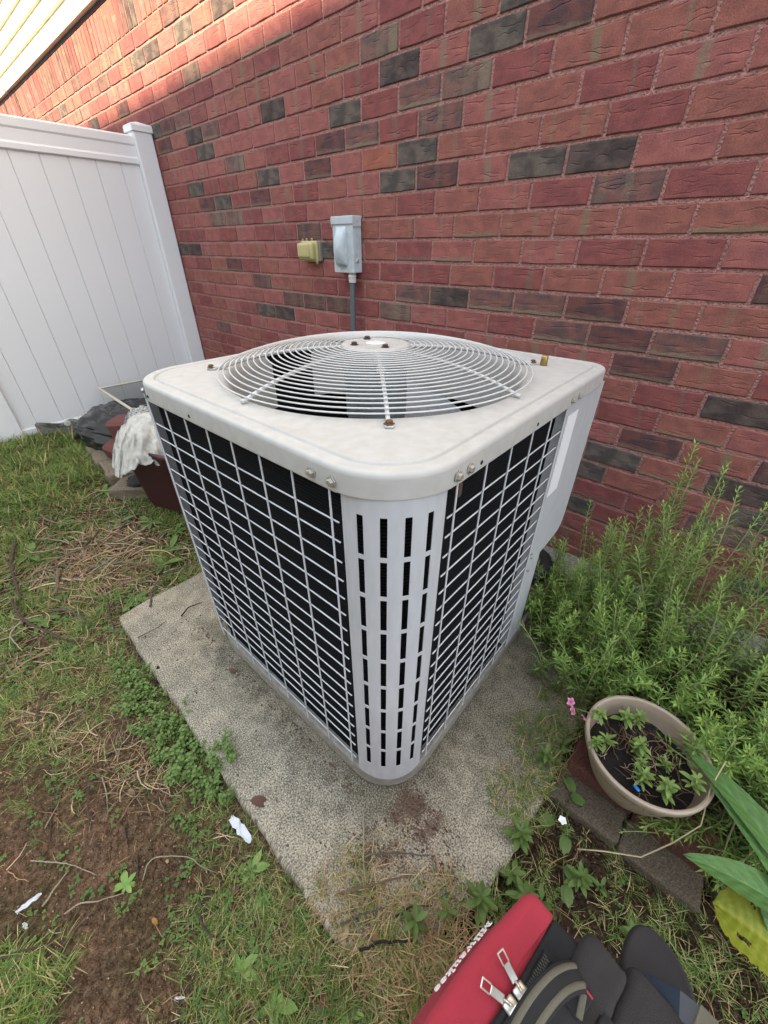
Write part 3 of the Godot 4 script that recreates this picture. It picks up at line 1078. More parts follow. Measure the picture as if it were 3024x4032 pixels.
	for k in 3:
		var bl := mb(true)
		var g := []
		for i in 9:
			var row := PackedVector3Array(); 
			var r := lerpf(0.045, 0.325, i / 8.0)
			for j in 9:
				var u := j / 8.0 - 0.5
				var wdt := lerpf(0.95, 1.2, i / 8.0)
				var a := TAU * k / 3 + 5.72 + u * wdt
				row.append(Vector3(cos(a) * r, 0.765 + u * lerpf(0.05, 0.13, i / 8.0) + 0.02 * cos(u * 3.0), -sin(a) * r))
			g.append(row)
		for i in 8:
			for j in 8:
				bl.quad(g[i][j], g[i + 1][j], g[i + 1][j + 1], g[i][j + 1])
				var d := Vector3(0, -0.002, 0)
				bl.quad(g[i + 1][j] + d, g[i][j] + d, g[i][j + 1] + d, g[i + 1][j + 1] + d)
		put("blade", bl.mesh(), blm, fo)
	var mount := mb()
	for k in 2:
		mount.box(Vector3(0, 0.955, 0), Vector3(0.17, 0.006, 0.02), Basis(Vector3.UP, PI / 4 + PI / 2 * k))
	put("motor_mount", mount.mesh(), gwire, ac)
	# brass cap behind the rear right bolt
	var br := mb(true)
	br.lathe(PackedVector2Array([Vector2(0.0, TOP), Vector2(0.009, TOP), Vector2(0.0085, TOP + 0.022), Vector2(0.0065, TOP + 0.025), Vector2(0.0, TOP + 0.0255)]), 14, Vector3(0.292, 0, -0.305))
	put("brass_cap", br.mesh(), mat(lin(0.36, 0.25, 0.09), 0.35, 0.8), ac)
	# wasp cell stuck in the corner of the side guard
	var wn := mb(true)
	wn.rbox(Vector3(0.408, 0.872, 0.272), Vector3(0.012, 0.03, 0.010), 0.0045, 4)
	put("dirt_nest", wn.mesh(), grain(lin(0.16, 0.10, 0.06), 0.9, 60.0, 0.6, 0.03, 113), ac)

# ------------------------------------------------------------------ boxes on the wall
func wall_boxes() -> void:
	var t := thing("disconnect_box", "light grey metal electrical disconnect box with a curved handle guard on the brick wall", "electrical box", Vector3(1.849, 1.25, 0.0))
	var pm := grain(lin(0.50, 0.56, 0.60), 0.42, 4.0, 0.9, 0.015, 121)
	var b := mb()
	b.box(Vector3(0, -0.003, 0.027), Vector3(0.143, 0.217, 0.05), Basis.IDENTITY, 0.002)
	put("body", b.mesh(), pm, t)
	var c := mb()
	c.box(Vector3(0, -0.012, 0.0545), Vector3(0.141, 0.20, 0.004), Basis.IDENTITY, 0.001)
	put("cover", c.mesh(), pm, t)
	var h := mb()
	h.box(Vector3(0, 0.108, 0.031), Vector3(0.151, 0.012, 0.060), Basis.IDENTITY, 0.002)
	h.box(Vector3(0, 0.096, 0.0602), Vector3(0.151, 0.026, 0.003), Basis.IDENTITY, 0.001)
	h.box(Vector3(0.0745, 0.090, 0.033), Vector3(0.003, 0.036, 0.053), Basis.IDENTITY, 0.001)
	h.box(Vector3(-0.0745, 0.090, 0.033), Vector3(0.003, 0.036, 0.053), Basis.IDENTITY, 0.001)
	put("hood", h.mesh(), pm, t)
	# bulging handle guard: deep at mid height, cut flat at its bottom
	var g := mb(true)
	var rings := []
	for i in 15:
		var v := i / 14.0
		var y := lerpf(-0.082, 0.075, v)
		var dep := 0.034 * sin(PI * clampf(v * 0.86 + 0.14, 0, 1)) + 0.002
		var r := PackedVector3Array()
		for j in 9:
			var a := PI * j / 8.0
			var cxp := 0.034 * signf(cos(a)) * pow(absf(cos(a)), 0.45)
			r.append(Vector3(-0.008 + cxp, y, 0.056 + dep * pow(sin(a), 0.45)))
		r.append(Vector3(-0.042, y, 0.05)); r.append(Vector3(0.026, y, 0.05))
		var fl := PackedVector3Array()
		for p in r: fl.append(p)
		fl.reverse()
		rings.append(r if false else fl)
	rings.reverse()
	g.loft(rings, true, true, true)
	put("handle_guard", g.mesh(), pm, t)
	var kn := mb(true)
	for q in [0.011, 0.0075]:
		kn.tube(PackedVector3Array([Vector3(0.0712, -0.062, 0.033), Vector3(0.0724 + (0.0005 if q < 0.01 else 0.0), -0.062, 0.033)]), PackedFloat32Array([q]), 18)
	put("knockout", kn.mesh(), pm, t)
	var sc := mb(true)
	sc.tube(PackedVector3Array([Vector3(0.0755, 0.093, 0.035), Vector3(0.0775, 0.093, 0.035)]), PackedFloat32Array([0.0028]), 8)
	put("screw", sc.mesh(), mat(lin(0.3, 0.3, 0.3), 0.4, 0.7), t)
	# conduit
	var cd := thing("flexible_conduit", "dark grey ribbed flexible conduit hanging below the disconnect box", "conduit", Vector3(1.878, 1.138, 0.030))
	var co := mb(true)
	var pts := PackedVector3Array(); var rad := PackedFloat32Array()
	for i in 181:
		var u := i / 180.0
		pts.append(Vector3(0.004 * sin(u * 3.0), -0.03 - u * 0.72, 0.012 * sin(u * PI)) + Vector3(0.18 * pow(u, 4.0), 0, 0.06 * pow(u, 4.0)))
		rad.append(0.0128 if i % 3 else 0.0142)
	co.tube(pts, rad, 14)
	put("hose", co.mesh(), mat(lin(0.085, 0.10, 0.12), 0.5), cd)
	var fit := mb(true)
	fit.lathe(PackedVector2Array([Vector2(0.0, -0.044), Vector2(0.017, -0.044), Vector2(0.0185, -0.040), Vector2(0.0185, -0.020), Vector2(0.020, -0.018), Vector2(0.020, -0.012), Vector2(0.017, -0.010), Vector2(0.017, 0.0), Vector2(0.0, 0.0)]), 18)
	put("fitting", fit.mesh(), mat(lin(0.66, 0.68, 0.69), 0.5), cd)
	# weatherproof outlet cover
	var o := thing("outlet_cover", "yellowed translucent plastic outlet cover on the brick wall left of the grey box", "outlet cover", Vector3(1.549, 1.224, 0.0))
	var yel := grain(lin(0.50, 0.44, 0.20), 0.35, 10.0, 0.85, 0.02, 123)
	yel.subsurf_scatter_enabled = true
	yel.subsurf_scatter_strength = 0.15
	var gb := mb()
	gb.box(Vector3(0.012, 0, 0.008), Vector3(0.132, 0.088, 0.02), Basis.IDENTITY, 0.003)
	put("base_plate", gb.mesh(), mat(lin(0.24, 0.25, 0.22), 0.5), o)
	var fl2 := mb(true)
	fl2.rbox(Vector3(0.004, 0, 0.023), Vector3(0.134, 0.092, 0.012), 0.005, 6)
	put("flange", fl2.mesh(), yel, o)
	var lidc := mb(true)
	lidc.rbox(Vector3(-0.004, 0.0, 0.036), Vector3(0.118, 0.080, 0.034), 0.014, 8)
	var lo := put("lid", lidc.mesh(), yel, o)
	var bub := mb(true)
	bub.rbox(Vector3(-0.012, 0.004, 0.051), Vector3(0.094, 0.064, 0.020), 0.008, 8)
	put("bubble", bub.mesh(), yel, lo)
	for q in [[-0.045, 0.049], [-0.012, 0.051], [0.03, 0.051], [0.06, -0.049]]:
		var tb := TorusMesh.new()
		tb.inner_radius = 0.0035; tb.outer_radius = 0.0075; tb.rings = 14; tb.ring_segments = 8
		var to := put("lug", tb, yel, o)
		to.position = Vector3(q[0], q[1], 0.026)
		to.rotation.x = PI / 2

# ------------------------------------------------------------------ the heap between fence and unit
func crumple(p: Vector3, n: Vector3, f: FastNoiseLite, amp: float) -> Vector3:
	var q := p * Vector3(100, 190, 150)
	var a := 1.0 - absf(f.get_noise_3dv(q)) * 2.2
	var b := 1.0 - absf(f.get_noise_3dv(q * 2.1 + Vector3(9, 4, 2))) * 2.2
	var c := 1.0 - absf(f.get_noise_3dv(q * 4.3 + Vector3(19, 14, 2))) * 2.2
	return p + n * (a * amp + b * amp * 0.5 + c * amp * 0.22)

func heap() -> void:
	# black rubbish bag lying on its side
	var fz := fnoise(0.055, 131, FastNoiseLite.TYPE_SIMPLEX_SMOOTH, 2)
	var film := mat(lin(0.012, 0.013, 0.015), 0.22)
	film.metallic_specular = 0.55
	var bag := mb(true)
	var R := []
	var K := 100
	var J := 84
	for i in K + 1:
		var v := PI * i / K
		var r := PackedVector3Array()
		for j in J:
			var a := TAU * j / J
			var d := Vector3(sin(v) * cos(a), cos(v), -sin(v) * sin(a))
			var p := Vector3(d.x * 0.50, d.y * 0.165, d.z * 0.31)
			p.x += 0.10 * d.z * signf(d.x) * 0.6
			p = crumple(p, d, fz, 0.016)
			# folds drawn toward the tied end
			p += d * 0.012 * sin(a * 13.0 + 4.0 * fz.get_noise_3dv(p * 60.0)) * pow(sin(v), 2.0) * sm(0.0, -0.4, d.x)
			if p.y < -0.13: p.y = -0.13 + (p.y + 0.13) * 0.15
			r.append(p)
		R.append(r)
	R.reverse()
	bag.loft(R)
	var bo := thing("rubbish_bag", "large black plastic rubbish bag slumped along the foot of the white fence", "rubbish bag", Vector3(0.62, 0.205, 0.80), 0.30)
	put("film", bag.mesh(), film, bo)
	# the gathered tail of the bag
	var tail := mb(true)
	var tr := []
	for i in 12:
		var u := i / 11.0
		var r := PackedVector3Array()
		for j in 22:
			var a := TAU * j / 22
			var w := lerpf(0.16, 0.03, u) * (1.0 + 0.22 * sin(a * 6 + u * 3.0))
			r.append(Vector3(-0.36 - u * 0.26, -0.03 - u * 0.075 + sin(a) * w * 0.6, cos(a) * w + 0.10 + u * 0.05))
		tr.append(r)
	tail.loft(tr, true, true, true)
	put("gathered_end", tail.mesh(), film, bo)
	var b2 := mb(true)
	b2.rbox(Vector3.ZERO, Vector3(0.46, 0.44, 0.36), 0.17, 16, func(p: Vector3, n: Vector3) -> Vector3: return crumple(p, n, fz, 0.018))
	var b2o := thing("rubbish_bag", "smaller black rubbish bag half hidden behind the air conditioner by the wall", "rubbish bag", Vector3(1.10, 0.30, 0.34), 0.4)
	put("film", b2.mesh(), film, b2o)
	# window screen lying flat on the bags
	var sc := thing("window_screen", "loose window screen with thin beige frame lying over the black bag", "window screen", Vector3(0.05, 0.385, 0.88), -0.02)
	var fr := grain(lin(0.58, 0.52, 0.41), 0.5, 5.0, 0.85, 0.02, 133)
	var bars := [[Vector3(0.50, 0, -0.009), Vector3(1.0, 0.010, 0.019)], [Vector3(0.50, 0, -0.741), Vector3(1.0, 0.010, 0.019)], [Vector3(0.0095, 0, -0.375), Vector3(0.019, 0.010, 0.712)], [Vector3(0.9905, 0, -0.375), Vector3(0.019, 0.010, 0.712)]]
	for q in bars:
		var e := mb()
		e.box(q[0], q[1], Basis.IDENTITY, 0.002)
		put("frame_bar", e.mesh(), fr, sc)
	var net := mb()
	net.quad(Vector3(0.018, 0.001, -0.018), Vector3(0.982, 0.001, -0.018), Vector3(0.982, 0.001, -0.732), Vector3(0.018, 0.001, -0.732))
	var nm := mat(Color(0.12, 0.125, 0.14, 0.42), 0.7)
	nm.transparency = BaseMaterial3D.TRANSPARENCY_ALPHA
	nm.cull_mode = BaseMaterial3D.CULL_DISABLED
	put("mesh_netting", net.mesh(), nm, sc)
	# maroon bin
	var bin := thing("plastic_bin", "dark maroon tapered plastic bin draped with old rags", "bin", Vector3(1.40, 0.03, 0.93), 0.35)
	var bm := mb(true)
	var rr := [0.06, 0.06, 0.06, 0.06]
	bm.loft([rrect(0.150, 0.150, rr, 0.0, 0.02), rrect(0.156, 0.156, rr, 0.0, 0.03), rrect(0.186, 0.186, rr, 0.0, 0.35), rrect(0.194, 0.194, rr, 0.0, 0.355), rrect(0.194, 0.194, rr, 0.0, 0.375), rrect(0.186, 0.186, rr, 0.0, 0.38), rrect(0.18, 0.18, rr, 0.0, 0.35), rrect(0.15, 0.15, rr, 0.0, 0.05)], true, true, true)
	var bmm := grain(lin(0.075, 0.018, 0.032), 0.42, 3.0, 0.85, 0.02, 135)
	put("shell", bm.mesh(), bmm, bin)
	# rags over the bin
	var cf := fnoise(0.06, 137, FastNoiseLite.TYPE_SIMPLEX_SMOOTH, 3)
	for q in [[Vector3(1.36, 0.535, 1.00), 0.27, 0.21, lin(0.60, 0.585, 0.53), "rag", "crumpled off-white rag draped over the front of the maroon bin", 3], [Vector3(1.215, 0.535, 0.97), 0.16, 0.19, lin(0.36, 0.36, 0.35), "patterned_cloth", "black and white patterned cloth bundled on the left of the maroon bin", 5], [Vector3(1.33, 0.555, 0.90), 0.12, 0.10, lin(0.66, 0.48, 0.54), "pink_cloth", "pale pink cloth behind the off-white rag on the bin", 8]]:
		var cl := mb(true)
		var g := []
		var n := 40
		for i in n + 1:
			var row := PackedVector3Array()
			for j in n + 1:
				var u := (i / float(n) - 0.5) * 2.0; var v := (j / float(n) - 0.5) * 2.0
				# square spread onto a disc, then draped
				var dx := u * sqrt(1.0 - v * v / 2.0); var dz := v * sqrt(1.0 - u * u / 2.0)
				var d := sqrt(dx * dx + dz * dz)
				var a := atan2(dz, dx)
				var fold := (1.0 - 2.0 * pow(absf(sin(a * (3.5 + q[6]) + 5.0 * cf.get_noise_2d(dx * 20.0, dz * 20.0))), 0.6)) * 0.022 * d
				var cr := (1.0 - absf(cf.get_noise_2d(dx * 34.0 + q[6] * 100.0, dz * 34.0)) * 2.2) * 0.015
				var y: float = -d * d * q[2] * (1.0 + 0.22 * sin(a * 3.0 + q[6])) + cr + fold
				row.append(Vector3(dx * q[1] * (1.0 - 0.18 * d) + fold, y, dz * q[1] * (1.0 - 0.18 * d)))
			g.append(row)
		for i in n:
			for j in n:
				cl.quad(g[i][j], g[i][j + 1], g[i + 1][j + 1], g[i + 1][j])
				var dn := Vector3(0, -0.003, 0)
				cl.quad(g[i][j + 1] + dn, g[i][j] + dn, g[i + 1][j] + dn, g[i + 1][j + 1] + dn)
		var cm := grain(q[3], 0.95, 4.0, 0.75, 0.02, 140 + q[6])
		if q[4] == "patterned_cloth":
			cm = mat(Color.WHITE, 0.95)
			cm.albedo_texture = ntex(0.05, 150, lin(0.02, 0.022, 0.03), lin(0.55, 0.54, 0.50), 512, FastNoiseLite.TYPE_SIMPLEX_SMOOTH, 2, 0.45)
			cm.uv1_triplanar = true
			cm.uv1_scale = Vector3.ONE * 5.0
		var co := put(q[4], cl.mesh(), cm)
		co.position = q[0]
		tag(co, q[5], "cloth")
	# maroon blocks behind the bin
	var bl := grain(lin(0.19, 0.065, 0.055), 0.9, 5.0, 0.7, 0.03, 151, 0.4)
	for q in [[Vector3(0.86, 0.31, 0.95), Vector3(0.26, 0.16, 0.14), Vector3(0.1, 0.5, 0.12), "red concrete block tilted on the black bag behind the rags", 0.02], [Vector3(0.80, 0.19, 1.04), Vector3(0.10, 0.15, 0.16), Vector3(0.3, 0.35, -0.2), "smaller red block standing against the tan edging stones", 0.015]]:
		var b := mb()
		b.box(Vector3.ZERO, q[1], Basis.IDENTITY, q[4])
		var o := put("red_block", b.mesh(), bl)
		o.position = q[0]
		o.rotation = q[2]
		tag(o, q[3], "concrete block")
	# tan edging stones
	var stn := grain(lin(0.34, 0.27, 0.19), 0.95, 5.0, 0.6, 0.03, 153, 0.8)
	for q in [[Vector3(0.64, 0.095, 1.07), 0.62, 0.1, "tan edging stone nearest the fence under the black bag"], [Vector3(0.90, 0.085, 1.08), 0.30, 0.12, "tan edging stone in the middle beside the red block"], [Vector3(1.10, 0.055, 1.07), 0.3, 0.75, "tan edging stone nearest the bin with its corner in the grass"]]:
		var b := mb(true)
		b.rbox(Vector3.ZERO, Vector3(minf(q[1], 0.34), 0.14, 0.22), 0.016, 10, func(p: Vector3, n: Vector3) -> Vector3: return p + n * nz.get_noise_3dv(p * 60.0) * 0.014)
		var o := put("edging_stone", b.mesh(), stn)
		o.position = q[0]
		o.rotation.y = -q[2]
		tag(o, q[3], "edging stone")
	# scalloped edging by the fence
	var se := mb()
	var f0 := PackedVector3Array(); var f1 := PackedVector3Array()
	f0.append(Vector3(0.0, -0.1, 0)); f0.append(Vector3(0.40, -0.1, 0))
	for i in 17:
		var u := 1.0 - i / 16.0
		f0.append(Vector3(u * 0.40, 0.075 + 0.022 * cos(u * TAU * 2.0), 0))
	for p in f0: f1.append(p + Vector3(0, 0, 0.045))
	se.loft([f0, f1], true, true, true)
	var seo := put("scalloped_edging", se.mesh(), grain(lin(0.23, 0.225, 0.20), 0.95, 5.0, 0.7, 0.04, 155, 0.5))
	seo.position = Vector3(0.02, 0.14, 1.30)
	seo.rotation.y = 1.15
	tag(seo, "grey scalloped concrete edging piece leaning at the base of the fence", "garden edging")
	# black glove by the bin
	var gl := mb(true)
	gl.rbox(Vector3.ZERO, Vector3(0.12, 0.035, 0.10), 0.016, 8, func(p: Vector3, n: Vector3) -> Vector3: return crumple(p, n, fz, 0.008))
	for k in 4:
		var a := -0.5 + k * 0.3
		gl.tube(PackedVector3Array([Vector3(-0.02, 0.0, 0.04 - k * 0.024), Vector3(-0.085, 0.004, 0.05 - k * 0.026), Vector3(-0.125, -0.010, 0.055 - k * 0.03)]), PackedFloat32Array([0.014, 0.013, 0.009]), 8)
	var glo := put("glove", gl.mesh(), grain(lin(0.035, 0.032, 0.03), 0.9, 12.0, 0.6, 0.03, 157))
	glo.position = Vector3(1.19, 0.145, 1.09)
	glo.rotation = Vector3(0.3, 0.7, 0.35)
	tag(glo, "dirty black work glove wedged between the bin and the edging stone", "glove")
	var tg := mb()
	tg.box(Vector3.ZERO, Vector3(0.055, 0.11, 0.003), Basis.IDENTITY, 0.001)
	var tgo := put("grey_card", tg.mesh(), mat(lin(0.16, 0.18, 0.21), 0.4))
	tgo.position = Vector3(1.13, 0.23, 1.10)
	tgo.rotation = Vector3(-0.35, 0.6, 0.1)
	tag(tgo, "grey plastic card hanging below the rags beside the bin", "card")
	# insulated line behind the unit
	var ln := mb(true)
	var lp := PackedVector3Array()
	for i in 21:
		var u := i / 20.0
		lp.append(Vector3(3.02 + 0.20 * sin(u * PI), 0.09 + 0.11 * sin(u * PI * 0.9), 0.52 - u * 0.36))
	ln.tube(lp, PackedFloat32Array([0.030]), 12)
	tag(put("insulated_pipe", ln.mesh(), mat(lin(0.02, 0.022, 0.026), 0.6)), "black foam insulated refrigerant pipe curving behind the unit beside the rosemary", "pipe")

# ------------------------------------------------------------------ pot, pavers
func leaf_blade(m: MB, base: Vector3, dir: Vector3, up: Vector3, len: float, wid: float, curl: float, cols: Array, segs := 5, fold := 0.25, shape := 0.5) -> void:
	# a leaf as a strip with a midrib fold; shape moves the widest point
	var side := dir.cross(up).normalized()
	var p := base
	var d := dir.normalized()
	var lft := []; var mid := []; var rgt := []
	for i in segs + 1:
		var t := float(i) / segs
		var w := wid * pow(sin(PI * pow(t, lerpf(1.5, 0.6, shape)) * 0.98 + 0.02), 0.8) * 0.5
		var nn := side.cross(d).normalized()
		lft.append(p - side * w + nn * w * fold)
		mid.append(p)
		rgt.append(p + side * w + nn * w * fold)
		d = d.rotated(side, -curl / segs)
		p += d * len / segs
	for i in segs:
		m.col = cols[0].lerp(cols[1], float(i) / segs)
		m.quad(lft[i], mid[i], mid[i + 1], lft[i + 1])
		m.quad(mid[i], rgt[i], rgt[i + 1], mid[i + 1])

func rosette(sd: int, n: int, len: float, wid: float, rise: float, g0: Color, g1: Color, whorls := 1, stem := 0.0) -> ArrayMesh:
	var r := RandomNumberGenerator.new()
	r.seed = sd
	var m := mb(true)
	if stem > 0.0:
		m.col = g0 * 0.9
		m.tube(PackedVector3Array([Vector3.ZERO, Vector3(r.randf_range(-0.1, 0.1) * stem, stem * 0.5, 0), Vector3(0, stem, 0)]), PackedFloat32Array([0.0012, 0.001, 0.0007]), 5)
	for w in whorls:
		var y := stem * (w + 1.0) / whorls if stem > 0.0 else 0.0
		for i in n:
			var a := TAU * (i + r.randf_range(-0.25, 0.25)) / n + w * 0.9
			var k := r.randf_range(0.5, 1.25) * lerpf(1.0, 0.7, float(w) / maxi(whorls, 1))
			var e := rise * r.randf_range(0.7, 1.3) + 0.25 * w / whorls
			var d := Vector3(cos(a) * cos(e), sin(e), sin(a) * cos(e))
			leaf_blade(m, Vector3(0, y, 0), d, Vector3.UP, len * k, wid * k, r.randf_range(0.1, 1.3), [g0.lerp(g1, r.randf() * 0.4), g1.lerp(g0, r.randf() * 0.7)], 5, 0.3)
	return m.mesh()

func pot_and_pavers() -> void:
	var brm := grain(lin(0.20, 0.070, 0.050), 0.9, 6.0, 0.55, 0.03, 161, 0.6)
	var grm := grain(lin(0.20, 0.15, 0.10), 0.95, 6.0, 0.55, 0.03, 163, 0.6)
	var spots := [[3.69, 0.055, 0.835, grm, "red paver brick", ""], [3.70, 0.03, 0.955, grm, "", ""]]
	var labs := ["dark red paving brick left of the pair right under the pot", "paving brick under the right side of the pot edge", "mossy grey paving brick at the left end of the front row", "mossy grey paving brick at the right end of the front row", "weathered paving brick right of the gap below the rosemary"]
	var at := [Vector3(3.645, 0.040, 0.845), Vector3(3.818, 0.038, 0.853), Vector3(3.640, -0.002, 0.930), Vector3(3.812, -0.004, 0.932), Vector3(4.02, 0.004, 0.905)]
	for i in 5:
		var b := mb(true)
		b.rbox(Vector3.ZERO, Vector3(0.168 if i < 4 else 0.2, 0.062, 0.090), 0.009, 8, func(p: Vector3, n: Vector3) -> Vector3: return p + n * nz.get_noise_3dv((p + at[i]) * 110.0) * 0.006)
		var o := put("paver_brick", b.mesh(), brm if i < 2 else grm)
		o.position = at[i]
		o.rotation.y = [0.03, -0.03, 0.02, 0.015, -0.1][i]
		tag(o, labs[i], "brick", "bricks edging the bed")
	var pot := thing("flower_pot", "taupe plastic bowl planter on red bricks beside the rosemary", "flower pot", Vector3(3.692, 0.076, 0.829))
	pot.rotation = Vector3(0.03, 0, 0.02)
	var pmat := grain(lin(0.39, 0.31, 0.235), 0.45, 4.0, 0.85, 0.012, 165)
	var m := mb(true)
	var H := 0.158
	m.lathe(PackedVector2Array([Vector2(0.0, 0.0), Vector2(0.075, 0.0), Vector2(0.082, 0.004), Vector2(0.098, 0.035), Vector2(0.1125, 0.075), Vector2(0.122, 0.112), Vector2(0.1255, 0.128), Vector2(0.131, 0.130), Vector2(0.1345, 0.138), Vector2(0.1365, H - 0.004), Vector2(0.135, H), Vector2(0.128, H), Vector2(0.126, H - 0.004), Vector2(0.123, 0.130), Vector2(0.112, 0.08), Vector2(0.09, 0.03), Vector2(0.0, 0.02)]), 64)
	put("bowl", m.mesh(), pmat, pot)
	var so := mb(true)
	var rings := []
	for k in 15:
		var rr := 0.118 * (1.0 - k / 14.0)
		var ring := PackedVector3Array()
		for j in 40:
			var a := TAU * j / 40
			var p := Vector3(cos(a) * rr, 0.098, -sin(a) * rr)
			p.y += nz.get_noise_2d(p.x * 220, p.z * 220) * 0.010 + 0.008 * (1.0 - rr / 0.118)
			ring.append(p)
		rings.append(ring)
	so.loft(rings)
	put("soil", so.mesh(), grain(lin(0.042, 0.030, 0.023), 0.95, 9.0, 0.4, 0.05, 167, 2.0), pot)
	# plants in the pot
	var g0 := Color(0.095, 0.155, 0.038)
	var g1 := Color(0.21, 0.30, 0.080)
	var pm := vmat(0.6, Color(0.08, 0.14, 0.03))
	var vars := []
	for i in 4: vars.append(rosette(200 + i, 5 + i % 2, 0.021 + 0.003 * (i % 3), 0.0075, 0.55, g0, g1, 3 + i % 2, 0.030 + 0.006 * (i % 2)))
	var pl := [[3.630, 0.775, 1.5, "leafy green petunia clump at the back of the pot"], [3.655, 0.755, 1.15, "green petunia shoot against the back rim of the pot"], [3.612, 0.865, 1.0, "pale green petunia sprig at the left of the pot soil"], [3.675, 0.835, 1.4, "tall green petunia sprig in the middle of the pot"], [3.69, 0.862, 1.0, "green petunia sprig just in front of the middle one"], [3.70, 0.898, 1.2, "green petunia sprig near the front rim of the pot"], [3.735, 0.825, 0.8, "small yellow-green petunia sprig at the right of the pot soil"], [3.745, 0.892, 1.4, "green petunia rosette at the front right of the pot"], [3.782, 0.862, 1.4, "green petunia rosette hanging over the right rim of the pot"], [3.592, 0.915, 0.9, "small petunia tuft spilling over the left rim of the pot"], [3.775, 0.775, 1.0, "green petunia sprig leaning out behind the right rim"]]
	for i in pl.size():
		var q: Array = pl[i]
		var over: bool = i >= 8
		var o := thing("petunia_plant", q[3], "plant", Vector3(q[0], 0.188 if not over else 0.228, q[1]), i * 1.3, "petunia plants in the pot")
		o.scale = Vector3.ONE * q[2]
		put("leaves", vars[i % 4], pm, o)
	# flowering sprig over the rim
	var fs := thing("flowering_sprig", "petunia sprig with small pink flowers hanging over the left rim", "plant", Vector3(3.575, 0.235, 0.835), 0.0)
	put("leaves", rosette(220, 6, 0.022, 0.010, 0.3, g0, g1, 3, 0.02), pm, fs)
	var stm := mb(true)
	stm.col = Color(0.12, 0.2, 0.05)
	stm.tube(PackedVector3Array([Vector3(0.02, -0.01, 0), Vector3(-0.02, 0.02, 0.02), Vector3(-0.058, 0.028, 0.042)]), PackedFloat32Array([0.001]), 5)
	put("stem", stm.mesh(), pm, fs)
	for q in [[-0.066, 0.044, 0.042, 0.3], [-0.054, 0.036, 0.056, 1.0], [-0.024, 0.040, 0.060, 1.8], [-0.002, 0.044, 0.052, 2.6]]:
		var fl := mb(true)
		for k in 5:
			var a := TAU * k / 5
			var d := Vector3(cos(a) * 0.8, 0.5, sin(a) * 0.8)
			leaf_blade(fl, Vector3.ZERO, d, Vector3.UP, 0.0125, 0.012, 0.9, [Color(0.30, 0.05, 0.14), Color(0.62, 0.30, 0.42)], 4, 0.1, 0.9)
		var fo := put("flower", fl.mesh(), pm, fs)
		fo.position = Vector3(q[0], q[1], q[2])
		fo.rotation = Vector3(0.7, q[3], -0.5)
	# dry roots and stems on the soil
	var dr := mb(true)
	var r := RandomNumberGenerator.new()
	r.seed = 9
	for k in 95:
		var a := r.randf() * TAU
		var rr := sqrt(r.randf()) * 0.10
		var p := Vector3(3.692 + cos(a) * rr, 0.192, 0.829 + sin(a) * rr)
		var pts := PackedVector3Array()
		var hd := r.randf() * TAU
		for s in 6:
			pts.append(p)
			hd += r.randf_range(-0.7, 0.7)
			p += Vector3(cos(hd) * 0.010, r.randf_range(-0.004, 0.007), sin(hd) * 0.010)
		dr.col = Color(0.16, 0.10, 0.055) if k % 3 else Color(0.36, 0.27, 0.18)
		dr.tube(pts, PackedFloat32Array([0.0009, 0.0009, 0.0007]), 4)
	tag(put("dry_stems", dr.mesh(), vmat(0.9)), "tangle of dry brown roots and stems on the pot soil", "dry stems", "", "stuff")
	var bp := mb(true)
	bp.rbox(Vector3.ZERO, Vector3(0.016, 0.003, 0.008), 0.0014, 3)
	var bpo := put("blue_chip", bp.mesh(), mat(lin(0.02, 0.17, 0.55), 0.4))
	bpo.position = Vector3(3.70, 0.1935, 0.918)
	bpo.rotation = Vector3(0.1, -0.5, 0.1)
	tag(bpo, "tiny bright blue plastic chip on the soil inside the pot", "plastic chip")
	# long dry stalk bent over the rim
	var ds := mb(true)
	ds.col = Color(0.46, 0.38, 0.22)
	ds.tube(PackedVector3Array([Vector3(3.815, 0.30, 0.80), Vector3(3.812, 0.25, 0.845), Vector3(3.825, 0.19, 0.90), Vector3(3.80, 0.13, 0.94), Vector3(3.765, 0.075, 0.985), Vector3(3.70, 0.05, 1.02), Vector3(3.655, 0.035, 1.05)]), PackedFloat32Array([0.0012, 0.0014, 0.0014, 0.0016]), 5)
	tag(put("dry_stalk", ds.mesh(), vmat(0.9)), "long straw-coloured dry stalk hanging over the right rim of the pot", "dry stalk")

